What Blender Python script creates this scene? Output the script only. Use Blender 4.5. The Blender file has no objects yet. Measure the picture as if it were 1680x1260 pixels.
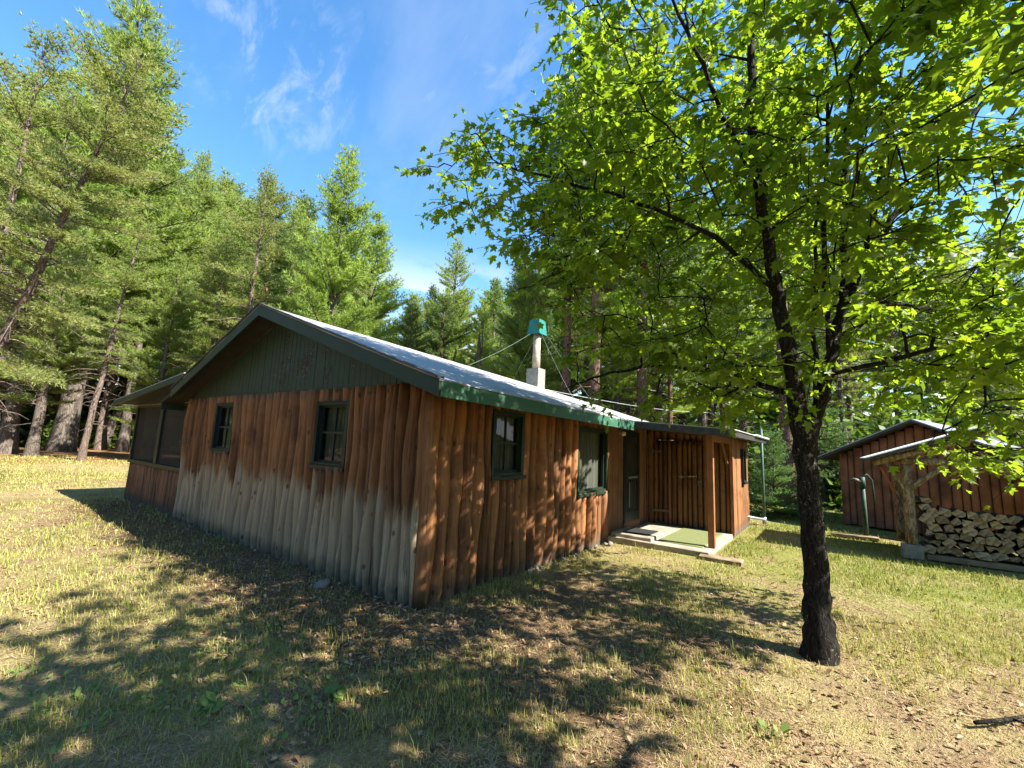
import bpy, math, random
import numpy as np
from mathutils import Vector, Matrix

rng = np.random.default_rng(7)
random.seed(7)
scene = bpy.context.scene
COL = scene.collection
R = math.radians

# ------------------------------------------------------------------ camera numbers
CAM = np.array([-3.21, -3.403, 1.65]); YAW, PIT, ROL = R(36.403), R(7.941), R(2.436)
FPX = 712.8                                     # focal length in px of a 1680 px wide frame
FW = np.array([math.cos(YAW)*math.cos(PIT), math.sin(YAW)*math.cos(PIT), math.sin(PIT)])
_r = np.array([math.sin(YAW), -math.cos(YAW), 0.0]); _u = np.cross(_r, FW)
RT = _r*math.cos(ROL) + _u*math.sin(ROL); UP = -_r*math.sin(ROL) + _u*math.cos(ROL)

# ------------------------------------------------------------------ object helpers
def tag(o, label=None, cat=None, group=None, kind=None):
    if label: o['label'] = label
    if cat: o['category'] = cat
    if group: o['group'] = group
    if kind: o['kind'] = kind
    return o

def empty(name, label, cat, loc=(0, 0, 0), group=None):
    o = bpy.data.objects.new(name, None); COL.objects.link(o)
    o.location = loc; o.empty_display_size = 0.2
    return tag(o, label, cat, group)

def link(name, me, parent=None, loc=None):
    o = bpy.data.objects.new(name, me); COL.objects.link(o)
    if parent is not None: o.parent = parent
    if loc is not None: o.location = loc
    return o

def np_mesh(name, V, faces, mat, rnd=None, smooth=False):
    """faces: list of integer arrays (k, m)."""
    me = bpy.data.meshes.new(name)
    V = np.asarray(V, np.float32)
    me.vertices.add(len(V)); me.vertices.foreach_set('co', V.ravel())
    faces = [np.asarray(f, np.int32) for f in faces if len(f)]
    tot = sum(f.size for f in faces); npoly = sum(len(f) for f in faces)
    me.loops.add(tot); me.polygons.add(npoly)
    me.loops.foreach_set('vertex_index', np.concatenate([f.ravel() for f in faces]))
    starts = []; s = 0
    for f in faces:
        starts.append(s + np.arange(len(f))*f.shape[1]); s += f.size
    me.polygons.foreach_set('loop_start', np.concatenate(starts).astype(np.int32))
    if smooth: me.polygons.foreach_set('use_smooth', np.ones(npoly, bool))
    if rnd is not None:
        a = me.attributes.new('rnd', 'FLOAT', 'POINT'); a.data.foreach_set('value', np.asarray(rnd, np.float32))
    me.update(calc_edges=True); me.validate()
    if mat: me.materials.append(mat)
    return me

class MB:
    """collects shapes, then links them as ONE mesh object"""
    def __init__(s): s.v = []; s.f = []; s.r = []
    def add(s, vs, fs, rnd=0.5):
        n = len(s.v); s.v += [tuple(map(float, p)) for p in vs]; s.f += [tuple(n+i for i in f) for f in fs]
        s.r += [rnd]*len(vs) if not hasattr(rnd, '__len__') else list(rnd)
        return s
    def hexa(s, p, rnd=0.5):            # 4 bottom, 4 top
        return s.add(p, [(3,2,1,0),(4,5,6,7),(0,1,5,4),(1,2,6,5),(2,3,7,6),(3,0,4,7)], rnd)
    def box(s, a, b, rnd=0.5):
        (x0,y0,z0),(x1,y1,z1) = a, b
        return s.hexa([(x0,y0,z0),(x1,y0,z0),(x1,y1,z0),(x0,y1,z0),(x0,y0,z1),(x1,y0,z1),(x1,y1,z1),(x0,y1,z1)], rnd)
    def beam(s, a, b, w, h, up=(0,0,1), rnd=0.5):
        a, b = Vector(a), Vector(b); d = (b-a).normalized(); up = Vector(up)
        x = d.cross(up).normalized(); u = x.cross(d).normalized()
        x *= w/2; u *= h/2
        return s.hexa([a-x-u, a+x-u, b+x-u, b-x-u, a-x+u, a+x+u, b+x+u, b-x+u], rnd)
    def tube(s, pts, rad, n=8, rnd=0.5, cap=True):
        pts = [Vector(p) for p in pts]; k = len(pts)
        if not hasattr(rad, '__len__'): rad = [rad]*k
        vs = []; ref = None
        for i, p in enumerate(pts):
            d = (pts[min(i+1,k-1)] - pts[max(i-1,0)]).normalized()
            if ref is None: ref = d.orthogonal().normalized()
            ref = (ref - d*ref.dot(d)).normalized(); b = d.cross(ref)
            for j in range(n):
                a = 2*math.pi*j/n
                vs.append(p + (ref*math.cos(a) + b*math.sin(a))*rad[i])
        fs = [(i*n+j, i*n+(j+1)%n, (i+1)*n+(j+1)%n, (i+1)*n+j) for i in range(k-1) for j in range(n)]
        if cap: fs += [tuple(range(n))[::-1], tuple(range((k-1)*n, k*n))]
        return s.add(vs, fs, rnd)
    def mesh(s, name, mat, smooth=False):
        me = bpy.data.meshes.new(name); me.from_pydata(s.v, [], s.f)
        a = me.attributes.new('rnd', 'FLOAT', 'POINT'); a.data.foreach_set('value', np.array(s.r, np.float32))
        if smooth: me.polygons.foreach_set('use_smooth', [True]*len(me.polygons))
        me.materials.append(mat); me.update()
        return me
    def build(s, name, mat, parent=None, smooth=False):
        return link(name, s.mesh(name, mat, smooth), parent)

# ------------------------------------------------------------------ material helpers
class NT:
    def __init__(s, name, rough=0.8, spec=0.3):
        s.m = bpy.data.materials.new(name); s.m.use_nodes = True
        s.t = s.m.node_tree; s.n = s.t.nodes; s.b = s.n['Principled BSDF']; s.out = s.n['Material Output']
        s.b.inputs['Roughness'].default_value = rough; s.b.inputs['Specular IOR Level'].default_value = spec
        s.obj = s.n.new('ShaderNodeTexCoord').outputs['Object']
    def node(s, k, **kw):
        n = s.n.new(k)
        for a, v in kw.items(): setattr(n, a, v)
        return n
    def put(s, sock, v):
        if isinstance(v, bpy.types.NodeSocket): s.t.links.new(v, sock)
        else:
            if sock.type == 'RGBA' and len(v) == 3: v = (*v, 1)
            sock.default_value = v
    def scale(s, sc, src=None):
        n = s.node('ShaderNodeMapping'); s.put(n.inputs['Vector'], src or s.obj); n.inputs['Scale'].default_value = sc
        return n.outputs[0]
    def noise(s, sc, detail=4, rough=0.55, vec=None, dist=0.0):
        n = s.node('ShaderNodeTexNoise'); s.put(n.inputs['Vector'], vec or s.obj)
        n.inputs['Scale'].default_value = sc; n.inputs['Detail'].default_value = detail; n.inputs['Roughness'].default_value = rough
        n.inputs['Distortion'].default_value = dist
        return n.outputs['Fac']
    def voro(s, sc, vec=None, feat='F1'):
        n = s.node('ShaderNodeTexVoronoi', feature=feat); s.put(n.inputs['Vector'], vec or s.obj); n.inputs['Scale'].default_value = sc
        return n
    def ramp(s, fac, lo, hi):            # linear step lo..hi -> 0..1
        n = s.node('ShaderNodeMapRange'); n.clamp = True
        s.put(n.inputs[0], fac); s.put(n.inputs[1], lo); s.put(n.inputs[2], hi)
        return n.outputs[0]
    def math(s, op, a, b=0.0):
        n = s.node('ShaderNodeMath', operation=op); s.put(n.inputs[0], a); s.put(n.inputs[1], b); return n.outputs[0]
    def mix(s, f, a, b, blend='MIX'):
        n = s.node('ShaderNodeMix', data_type='RGBA', blend_type=blend)
        s.put(n.inputs[0], f); s.put(n.inputs[6], a); s.put(n.inputs[7], b); return n.outputs[2]
    def attr(s, name='rnd'): return s.node('ShaderNodeAttribute', attribute_name=name).outputs['Fac']
    def objrnd(s): return s.node('ShaderNodeObjectInfo').outputs['Random']
    def sep(s, v=None):
        n = s.node('ShaderNodeSeparateXYZ'); s.put(n.inputs[0], v or s.obj); return n.outputs
    def color(s, c): s.put(s.b.inputs['Base Color'], c)
    def bump(s, h, strength=0.4, dist=0.02):
        n = s.node('ShaderNodeBump'); n.inputs['Strength'].default_value = strength; n.inputs['Distance'].default_value = dist
        s.put(n.inputs['Height'], h); s.t.links.new(n.outputs[0], s.b.inputs['Normal'])
    def translucent(s, fac, tint=(1, 1, 1)):
        """leaf: mixes the principled surface with a translucent lobe of the same colour"""
        tr = s.node('ShaderNodeBsdfTranslucent'); src = s.b.inputs['Base Color']
        c = src.links[0].from_socket if src.is_linked else tuple(src.default_value)
        s.put(tr.inputs[0], s.mix(1.0, c, tint, 'MULTIPLY'))
        mx = s.node('ShaderNodeMixShader'); mx.inputs[0].default_value = fac
        s.t.links.new(s.b.outputs[0], mx.inputs[1]); s.t.links.new(tr.outputs[0], mx.inputs[2])
        s.t.links.new(mx.outputs[0], s.out.inputs[0])

def m_plain(name, c, rough=0.7, var=0.25, sc=6.0, bump=0.15, metal=0.0):
    t = NT(name, rough)
    n = t.noise(sc, 5); d = t.mix(t.ramp(n, 0.3, 0.7), tuple(x*(1-var) for x in c), tuple(min(1, x*(1+var)) for x in c))
    t.color(d); t.b.inputs['Metallic'].default_value = metal
    if bump: t.bump(t.noise(sc*6, 4), bump, 0.01)
    return t.m

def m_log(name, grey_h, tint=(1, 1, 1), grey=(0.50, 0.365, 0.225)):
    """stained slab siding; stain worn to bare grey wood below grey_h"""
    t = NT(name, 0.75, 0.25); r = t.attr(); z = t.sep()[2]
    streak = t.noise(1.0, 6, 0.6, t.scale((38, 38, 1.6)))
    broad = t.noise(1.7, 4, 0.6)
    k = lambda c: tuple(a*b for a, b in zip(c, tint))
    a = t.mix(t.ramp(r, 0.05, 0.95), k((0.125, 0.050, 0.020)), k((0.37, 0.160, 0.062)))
    a = t.mix(t.ramp(streak, 0.35, 0.72), a, t.mix(0.5, a, k((0.50, 0.28, 0.13))))
    a = t.mix(t.ramp(broad, 0.52, 0.75), a, k((0.12, 0.05, 0.022)))
    g = t.mix(t.ramp(streak, 0.3, 0.7), tuple(x*0.50 for x in grey), grey)
    g = t.mix(t.ramp(r, 0.2, 0.9), g, tuple(x*0.62 for x in grey))
    # worn edge, different height on every log
    edge = t.math('ADD', t.math('MULTIPLY', r, 0.34), t.math('MULTIPLY', t.noise(12.0, 5, 0.7, t.scale((1, 1, .16))), 0.62))
    e = t.math('SUBTRACT', z, t.math('ADD', edge, grey_h - 0.50))
    c = t.mix(t.ramp(e, -0.12, 0.10), g, a)
    # blend to dark grey-brown at the very foot
    c = t.mix(t.ramp(t.math('ADD', z, t.math('MULTIPLY', t.noise(9, 4), 0.22)), 0.10, 0.34), (0.05, 0.045, 0.032), c)
    # knots
    v = t.voro(1.0, t.scale((7.0, 7.0, 4.0))); kn = t.ramp(v.outputs['Distance'], 0.08, 0.17)
    c = t.mix(kn, t.mix(0.75, c, (0.028, 0.016, 0.010)), c)
    # drying cracks
    ck = t.noise(1.0, 3, 0.5, t.scale((60, 60, 0.9)))
    c = t.mix(t.ramp(ck, 0.30, 0.36), t.mix(0.7, c, (0.02, 0.014, 0.01)), c)
    t.color(c)
    h = t.math('ADD', streak, t.math('MULTIPLY', kn, 0.5)); t.bump(h, 0.55, 0.012)
    return t.m

def m_green_paint(name, base=(0.016, 0.060, 0.036), peel=(0.003, 0.0025, 0.002), lo=0.66, pale=None, mask=None):
    t = NT(name, 0.55, 0.35)
    n = t.noise(1.0, 6, 0.65, t.scale((11, 11, 4.5)))
    c = t.mix(t.ramp(t.noise(3, 4), 0.3, 0.7), base, tuple(x*1.35 for x in base))
    f = t.ramp(n, lo, lo+0.03)
    n2 = t.noise(1.0, 4, 0.6, t.scale((38, 38, 8.5)))
    if mask:                                      # peeling keeps to a patch round a given point
        (py, pz, sy, sz) = mask; xyz = t.sep()
        dy = t.math('DIVIDE', t.math('SUBTRACT', xyz[1], py), sy); dz = t.math('DIVIDE', t.math('SUBTRACT', xyz[2], pz), sz)
        d = t.math('ADD', t.math('MULTIPLY', dy, dy), t.math('MULTIPLY', dz, dz))
        f = t.ramp(t.math('SUBTRACT', t.math('ADD', n2, t.math('MULTIPLY', t.math('SUBTRACT', t.noise(1.0, 3, 0.5, t.scale((4, 3.2, 1.6))), 0.5), 1.1)), t.math('MULTIPLY', d, 0.085)), 0.535, 0.56)
    c = t.mix(f, c, peel)
    if mask: c = t.mix(t.math('MULTIPLY', f, t.ramp(t.noise(24, 4, 0.7), 0.56, 0.60)), c, (0.13, 0.10, 0.045))
    if pale: c = t.mix(t.ramp(t.noise(1.0, 5, 0.6, t.scale((5, 5, 9))), 0.55, 0.62), c, pale)  # lighter patches, painted sun dapple on the fascia
    t.color(c); t.bump(t.math('MULTIPLY', f, -1.0), 0.4, 0.006)
    return t.m

def m_bark(name, c1, c2, sc=(9, 9, 2.2), lichen=None, strength=0.9):
    t = NT(name, 0.9, 0.15)
    q = t.noise(1.0, 6, 0.62, t.scale(sc), 0.8); w = t.math('ABSOLUTE', t.math('SUBTRACT', q, 0.5))
    n = t.noise(1.0, 5, 0.65, t.scale((sc[0]*2.3, sc[1]*2.3, sc[2]*2.0)))
    c = t.mix(t.ramp(n, 0.3, 0.7), c1, c2)
    c = t.mix(t.ramp(w, 0.004, 0.07), tuple(x*0.4 for x in c1), c)
    if lichen:
        f = t.math('MULTIPLY', t.ramp(t.noise(34, 4, 0.7), 0.60, 0.63), t.ramp(t.noise(3.0, 3), 0.47, 0.56))
        c = t.mix(f, c, lichen)
    t.color(c); t.bump(t.math('ADD', t.math('MINIMUM', w, 0.12), t.math('MULTIPLY', n, 0.12)), strength, 0.05)
    return t.m

def m_leaf(name, c1, c2, trans, tint=(1.0, 1.0, 0.55), rough=0.5, objvar=None, dry=None, spec=0.3):
    t = NT(name, rough, spec); r = t.attr()
    c = t.mix(r, c1, c2)
    if dry: c = t.mix(t.ramp(r, 0.93, 0.97), c, dry)
    if objvar: c = t.mix(t.ramp(t.objrnd(), 0.0, 1.0), c, t.mix(0.6, c, objvar))
    t.color(c); t.translucent(trans, tint)
    return t.m

M = {}
M['log_gable'] = m_log('stained_log_worn', 1.00, (0.66, 0.60, 0.54))
M['log_front'] = m_log('stained_log', -0.6, (0.78, 0.72, 0.66))
M['log_wing'] = m_log('stained_log_shade_tint', -0.6, (0.52, 0.50, 0.52))  # darker tint puts the shade under the canopy into the stain colour
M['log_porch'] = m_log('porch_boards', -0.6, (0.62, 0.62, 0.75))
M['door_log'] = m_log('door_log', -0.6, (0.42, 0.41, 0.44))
M['plywood'] = m_plain('brown_panel', (0.14, 0.062, 0.027), 0.7, 0.3, 3)
M['post'] = m_plain('stained_post', (0.24, 0.10, 0.04), 0.6, 0.25, 5)
M['green_gable'] = m_green_paint('green_gable_paint', (0.012, 0.026, 0.015), mask=(3.0, 2.66, 1.1, 0.40))
M['green_trim'] = m_green_paint('green_trim_paint', (0.009, 0.021, 0.011), lo=0.68)
M['green_fascia'] = m_green_paint('green_fascia_paint_dappled', (0.028, 0.085, 0.052), (0.03, 0.04, 0.03), 0.66, pale=(0.13, 0.25, 0.17))  # pale mix paints sun dapple into the green
M['dark_trim'] = m_green_paint('dark_trim_paint', (0.006, 0.012, 0.009), lo=0.7)
M['dark_wood'] = m_plain('dark_boards', (0.045, 0.032, 0.024), 0.85, 0.4, 4)
M['soffit'] = m_plain('soffit_boards', (0.028, 0.024, 0.018), 0.85, 0.3, 4)
M['interior'] = m_plain('interior_board', (0.10, 0.07, 0.045), 0.8, 0.2, 2)
M['concrete'] = m_plain('weathered_concrete', (0.29, 0.255, 0.195), 0.9, 0.3, 5, 0.4)
M['grey_block'] = m_plain('grey_block', (0.22, 0.21, 0.18), 0.9, 0.3, 9, 0.4)
M['rock'] = m_plain('field_stone', (0.19, 0.17, 0.15), 0.9, 0.4, 8, 0.5)
M['teal'] = m_plain('teal_sheet', (0.022, 0.165, 0.14), 0.4, 0.15, 5, 0.05)
M['pipe'] = m_plain('rusty_flue', (0.40, 0.33, 0.25), 0.6, 0.35, 7, 0.2)
M['galv'] = m_plain('grey_metal', (0.30, 0.32, 0.33), 0.45, 0.2, 6, 0.05, 0.6)
M['white_metal'] = m_plain('white_metal', (0.70, 0.72, 0.74), 0.5, 0.1, 6, 0.05)
M['cast_green'] = m_plain('green_cast_iron', (0.03, 0.06, 0.042), 0.6, 0.4, 9, 0.2)
M['green_pole'] = m_plain('green_pipe', (0.06, 0.11, 0.08), 0.5, 0.25, 9, 0.05)
M['black_mat'] = m_plain('black_rubber', (0.02, 0.02, 0.02), 0.9, 0.3, 30)
M['wire'] = m_plain('pale_wire', (0.15, 0.19, 0.15), 0.5, 0.1, 6, 0)
M['iron'] = m_plain('grey_iron', (0.11, 0.095, 0.08), 0.6, 0.3, 12, 0.1)
M['plank'] = m_plain('weathered_plank', (0.21, 0.155, 0.095), 0.85, 0.35, 6, 0.4)
M['red_board'] = m_plain('red_brown_boards', (0.22, 0.09, 0.043), 0.8, 0.55, 2.2, 0.3)
M['red_trim'] = m_plain('red_trim', (0.34, 0.10, 0.045), 0.7, 0.25, 5)
M['pole_wood'] = m_bark('peeled_pole', (0.25, 0.18, 0.105), (0.36, 0.28, 0.18), (10, 10, 3), None, 0.2)
M['tarpaper'] = m_plain('dark_roofing', (0.055, 0.055, 0.058), 0.8, 0.3, 10, 0.3)
M['bulb'] = m_plain('porch_lamp_glass', (0.55, 0.45, 0.28), 0.25, 0.1, 5, 0)

def m_turf_mat():
    t = NT('green_carpet', 0.95, 0.1)
    n = t.noise(160, 2); t.color(t.mix(t.ramp(n, 0.3, 0.7), (0.12, 0.135, 0.05), (0.21, 0.225, 0.10)))
    t.bump(n, 0.8, 0.01); return t.m
M['turf_mat'] = m_turf_mat()

def m_roof():
    t = NT('pale_roofing', 0.55, 0.4)
    n = t.noise(1.0, 5, 0.6, t.scale((3, 9, 9))); sp = t.noise(120, 2)
    c = t.mix(t.ramp(n, 0.35, 0.7), (0.27, 0.265, 0.26), (0.40, 0.39, 0.38))
    c = t.mix(t.ramp(sp, 0.60, 0.70), c, (0.15, 0.15, 0.15))
    t.color(c); t.bump(t.math('ADD', n, t.math('MULTIPLY', sp, 0.3)), 0.3, 0.01); return t.m
M['roof'] = m_roof()

def m_glass(name, tint, fac):
    t = NT(name, 0.03)
    tr = t.node('ShaderNodeBsdfTransparent'); tr.inputs[0].default_value = (*tint, 1)
    gl = t.node('ShaderNodeBsdfGlossy'); gl.inputs['Roughness'].default_value = 0.04
    ge = t.node('ShaderNodeNewGeometry'); dt = t.node('ShaderNodeVectorMath', operation='DOT_PRODUCT')
    t.put(dt.inputs[0], ge.outputs['Normal']); t.put(dt.inputs[1], ge.outputs['Incoming'])
    f5 = t.math('POWER', t.math('SUBTRACT', 1.0, t.math('ABSOLUTE', dt.outputs['Value'])), 5.0)
    t.t.links.new(t.math('ADD', t.math('MULTIPLY', f5, 0.95), fac), (mx := t.node('ShaderNodeMixShader')).inputs[0])
    t.t.links.new(tr.outputs[0], mx.inputs[1]); t.t.links.new(gl.outputs[0], mx.inputs[2])
    bmp = t.node('ShaderNodeBump'); bmp.inputs['Strength'].default_value = 0.06; bmp.inputs['Distance'].default_value = 0.05
    t.put(bmp.inputs['Height'], t.noise(3, 2)); t.t.links.new(bmp.outputs[0], gl.inputs['Normal'])
    t.t.links.new(mx.outputs[0], t.out.inputs[0]); return t.m
M['glass'] = m_glass('window_glass', (0.75, 0.8, 0.78), 0.05)

def m_screen():
    t = NT('insect_screen', 0.8, 0.2); t.color((0.045, 0.038, 0.034))
    tr = t.node('ShaderNodeBsdfTransparent'); mx = t.node('ShaderNodeMixShader'); mx.inputs[0].default_value = 0.46
    t.t.links.new(tr.outputs[0], mx.inputs[1]); t.t.links.new(t.b.outputs[0], mx.inputs[2])
    t.t.links.new(mx.outputs[0], t.out.inputs[0]); return t.m
M['screen'] = m_screen()

def m_cloth(name, c):
    t = NT(name, 0.9, 0.1); n = t.noise(1.0, 3, 0.5, t.scale((26, 26, 1.0)))
    t.color(t.mix(t.ramp(n, 0.3, 0.7), tuple(x*0.6 for x in c), c)); return t.m
M['curtain_dark'] = m_cloth('dark_curtain', (0.10, 0.095, 0.08))
M['curtain_pale'] = m_cloth('pale_curtain', (0.19, 0.175, 0.15))

def m_wood_end():
    t = NT('split_firewood', 0.85, 0.2); r = t.objrnd(); n = t.noise(14, 5, 0.6); ring = t.noise(1.0, 3, 0.5, t.scale((4, 40, 40)))
    c = t.mix(r, (0.22, 0.165, 0.105), (0.44, 0.34, 0.22))
    c = t.mix(t.ramp(n, 0.42, 0.7), c, (0.09, 0.07, 0.052)); c = t.mix(t.ramp(ring, 0.55, 0.7), c, t.mix(0.5, c, (0.07, 0.05, 0.035)))
    t.color(c); t.bump(n, 0.5, 0.02); return t.m
M['firewood'] = m_wood_end(); M['fire_bark'] = m_bark('firewood_bark', (0.05, 0.038, 0.028), (0.13, 0.10, 0.075), (20, 20, 20), None, 0.5)

def m_ground():
    t = NT('lawn_soil', 0.95, 0.1)
    big = t.noise(0.30, 4, 0.6); mid = t.noise(1.7, 5, 0.6); fine = t.noise(26, 5, 0.7); vf = t.noise(90, 3, 0.7)
    sx_, y, _ = t.sep()
    litter = t.mix(t.ramp(fine, 0.35, 0.65), (0.13, 0.075, 0.042), (0.47, 0.32, 0.195))
    straw = t.mix(t.ramp(vf, 0.35, 0.65), (0.24, 0.19, 0.075), (0.54, 0.44, 0.20))
    green = t.mix(t.ramp(vf, 0.3, 0.7), (0.12, 0.13, 0.03), (0.32, 0.31, 0.085))
    c = t.mix(t.ramp(t.math('ADD', t.math('MULTIPLY', mid, 0.6), t.math('MULTIPLY', big, 0.4)), 0.40, 0.56), litter, straw)
    c = t.mix(t.ramp(t.noise(0.9, 5, 0.65, dist=0.6), 0.54, 0.70), c, green)
    # greener turf out by the woodshed
    gm_ = t.math('MULTIPLY', t.ramp(t.math('ADD', sx_, t.math('MULTIPLY', mid, 2.0)), 3.2, 5.5), t.ramp(t.math('ADD', y, mid), -0.2, -1.6))
    c = t.mix(t.math('MULTIPLY', gm_, t.ramp(t.noise(1.3, 5, 0.65), 0.36, 0.52)), c, t.mix(t.ramp(vf, 0.3, 0.7), (0.15, 0.17, 0.035), (0.36, 0.37, 0.09)))
    # brown leaf mulch; shade of gable and maple is put into its colour
    ax_ = t.math('DIVIDE', t.math('ADD', sx_, 0.45), 0.95); my_ = t.math('MULTIPLY', t.ramp(y, -2.2, -0.6), t.ramp(y, 11.0, 9.0))
    dm = t.math('MULTIPLY', t.math('SUBTRACT', 1.0, t.ramp(t.math('ABSOLUTE', ax_), 0.45, 1.35)), my_)
    rx = t.math('DIVIDE', t.math('SUBTRACT', sx_, 0.3), 2.4); ry = t.math('DIVIDE', t.math('ADD', y, 1.4), 1.6)
    dm2 = t.math('SUBTRACT', 1.0, t.ramp(t.math('ADD', t.math('MULTIPLY', rx, rx), t.math('MULTIPLY', ry, ry)), 0.3, 1.5))
    dmm = t.ramp(t.math('ADD', t.math('MAXIMUM', dm, t.math('MULTIPLY', dm2, 0.85)), t.math('MULTIPLY', t.math('SUBTRACT', t.noise(2.6, 5, 0.65), 0.5), 1.6)), 0.35, 0.75)
    mul = t.mix(t.ramp(fine, 0.36, 0.66), (0.050, 0.030, 0.017), (0.26, 0.155, 0.082))
    c = t.mix(t.math('MULTIPLY', dmm, 0.85), c, mul)
    # rusty needle carpet under the far pines
    ned = t.mix(t.ramp(fine, 0.3, 0.7), (0.16, 0.065, 0.028), (0.36, 0.165, 0.075))
    f = t.ramp(t.math('ADD', y, t.math('MULTIPLY', t.noise(0.25, 4), 14.0)), 30.0, 33.0)
    f = t.math('MULTIPLY', f, t.ramp(t.noise(1.0, 4, 0.6, t.scale((0.10, 0.5, 1))), 0.40, 0.52))
    c = t.mix(f, c, ned)
    t.color(c); c = t.mix(t.ramp(t.noise(260, 3, 0.7), 0.35, 0.62), t.mix(0.45, c, (0.07, 0.05, 0.025)), c); t.color(c); t.bump(t.math('ADD', fine, t.math('MULTIPLY', vf, 0.7)), 1.0, 0.035); return t.m
M['ground'] = m_ground()
M['grass'] = m_leaf('grass_blade', (0.17, 0.225, 0.035), (0.52, 0.44, 0.155), 0.34, (1, 1, 0.6), 0.6, spec=0.15)
M['litter'] = m_leaf('dry_leaf', (0.13, 0.065, 0.030), (0.42, 0.29, 0.17), 0.12, (1, 0.8, 0.6), 0.75, spec=0.15)
M['thatch'] = m_leaf('dead_stem', (0.13, 0.07, 0.035), (0.54, 0.39, 0.235), 0.1, (1, .9, .7), 0.8, spec=0.1)
M['weed'] = m_leaf('weed_leaf', (0.085, 0.15, 0.03), (0.19, 0.27, 0.06), 0.35, (1, 1, 0.5), 0.45)
M['maple'] = m_leaf('maple_leaf', (0.068, 0.118, 0.014), (0.165, 0.228, 0.028), 0.60, (2.25, 2.2, 0.75), 0.42, spec=0.35)
M['white_pine'] = m_leaf('white_pine_needles', (0.14, 0.215, 0.05), (0.33, 0.43, 0.11), 0.46, (1.75, 1.7, 0.7), 0.5, objvar=(0.20, 0.24, 0.09))
M['jack_pine'] = m_leaf('jack_pine_needles', (0.15, 0.195, 0.05), (0.31, 0.375, 0.11), 0.42, (1.4, 1.35, 0.7), 0.55, objvar=(0.23, 0.235, 0.09))
M['red_pine'] = m_leaf('red_pine_needles', (0.075, 0.13, 0.035), (0.18, 0.25, 0.065), 0.3, (1.2, 1.2, 0.6), 0.5)
M['spruce'] = m_leaf('spruce_needles', (0.085, 0.16, 0.045), (0.20, 0.33, 0.095), 0.3, (1.2, 1.2, 0.7), 0.5, objvar=(0.12, 0.19, 0.07))
M['bush'] = m_leaf('broad_leaves', (0.07, 0.13, 0.022), (0.20, 0.30, 0.055), 0.4, (1.3, 1.3, 0.5), 0.45, objvar=(0.05, 0.09, 0.02))
M['rust'] = m_leaf('dead_needles', (0.26, 0.10, 0.04), (0.44, 0.21, 0.10), 0.2, (1, .8, .6), 0.7)
M['bark_maple'] = m_bark('maple_bark', (0.013, 0.011, 0.009), (0.048, 0.039, 0.031), (26, 26, 6), (0.17, 0.18, 0.11), 1.0)
M['bark_pine'] = m_bark('pine_bark', (0.105, 0.085, 0.068), (0.20, 0.165, 0.135), (12, 12, 3))
M['bark_red'] = m_bark('red_pine_bark', (0.13, 0.075, 0.05), (0.23, 0.14, 0.095), (11, 11, 3))
M['bark_jack'] = m_bark('jack_pine_bark', (0.13, 0.095, 0.075), (0.24, 0.185, 0.15), (14, 14, 4))

# ------------------------------------------------------------------ world, sun, camera
EL = R(43.0); SUNH = np.array([0.15, -1.0]); SUNH /= np.linalg.norm(SUNH)
SUN = np.array([SUNH[0]*math.cos(EL), SUNH[1]*math.cos(EL), math.sin(EL)])
world = bpy.data.worlds.new("World"); scene.world = world; world.use_nodes = True
wt = world.node_tree; wn = wt.nodes; bg = wn['Background']
sky = wn.new('ShaderNodeTexSky'); sky.sky_type = 'NISHITA'; sky.sun_disc = False
sky.sun_elevation = EL; sky.sun_rotation = math.atan2(SUNH[0], SUNH[1]); sky.air_density = 1.25; sky.dust_density = 0.25; sky.ozone_density = 2.2
tc = wn.new('ShaderNodeTexCoord')
def wnode(k, **kw):
    n = wn.new(k)
    for a, v in kw.items(): setattr(n, a, v)
    return n
def wl(a, b): wt.links.new(a, b)
def wramp(src, lo, hi):
    n = wnode('ShaderNodeMapRange'); n.clamp = True; wl(src, n.inputs[0]); n.inputs[1].default_value = lo; n.inputs[2].default_value = hi; n.interpolation_type = 'SMOOTHSTEP'; return n.outputs[0]
def wmath(op, a, b):
    n = wnode('ShaderNodeMath', operation=op)
    for i, v in enumerate((a, b)):
        if isinstance(v, bpy.types.NodeSocket): wl(v, n.inputs[i])
        else: n.inputs[i].default_value = v
    return n.outputs[0]
def wnoise(sc, scale, detail, rough, rot=(0, 0, 0), dist=0.0):
    mp = wnode('ShaderNodeMapping'); wl(tc.outputs['Generated'], mp.inputs[0]); mp.inputs['Scale'].default_value = sc; mp.inputs['Rotation'].default_value = rot
    n = wnode('ShaderNodeTexNoise'); wl(mp.outputs[0], n.inputs['Vector']); n.inputs['Scale'].default_value = scale
    n.inputs['Detail'].default_value = detail; n.inputs['Roughness'].default_value = rough; n.inputs['Distortion'].default_value = dist
    return n.outputs['Fac']
sepw = wnode('ShaderNodeSeparateXYZ'); wl(tc.outputs['Generated'], sepw.inputs[0])
def wmask(px, py, c0, c1):                             # soft patch of sky round one direction
    d = FW + RT*(px-840)/FPX - UP*(py-630)/FPX; d /= np.linalg.norm(d)
    n = wnode('ShaderNodeVectorMath', operation='DOT_PRODUCT'); wl(tc.outputs['Generated'], n.inputs[0]); n.inputs[1].default_value = tuple(d)
    return wramp(n.outputs['Value'], c0, c1)
streak = wramp(wnoise((3.0, 1, 2.0), 6.5, 8, 0.62, (0.3, 0.6, 0.9), 0.35), 0.45, 0.72); veil = wramp(wnoise((2.0, 1, 1.0), 2.6, 5, 0.6, (0.3, 0.6, 0.9), 0.2), 0.42, 0.75)
patches = wmath('MAXIMUM', wmath('MULTIPLY', wmask(455, 115, .9875, .9985), .9), wmath('MULTIPLY', wmask(765, 85, .970, .998), .5))
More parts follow.
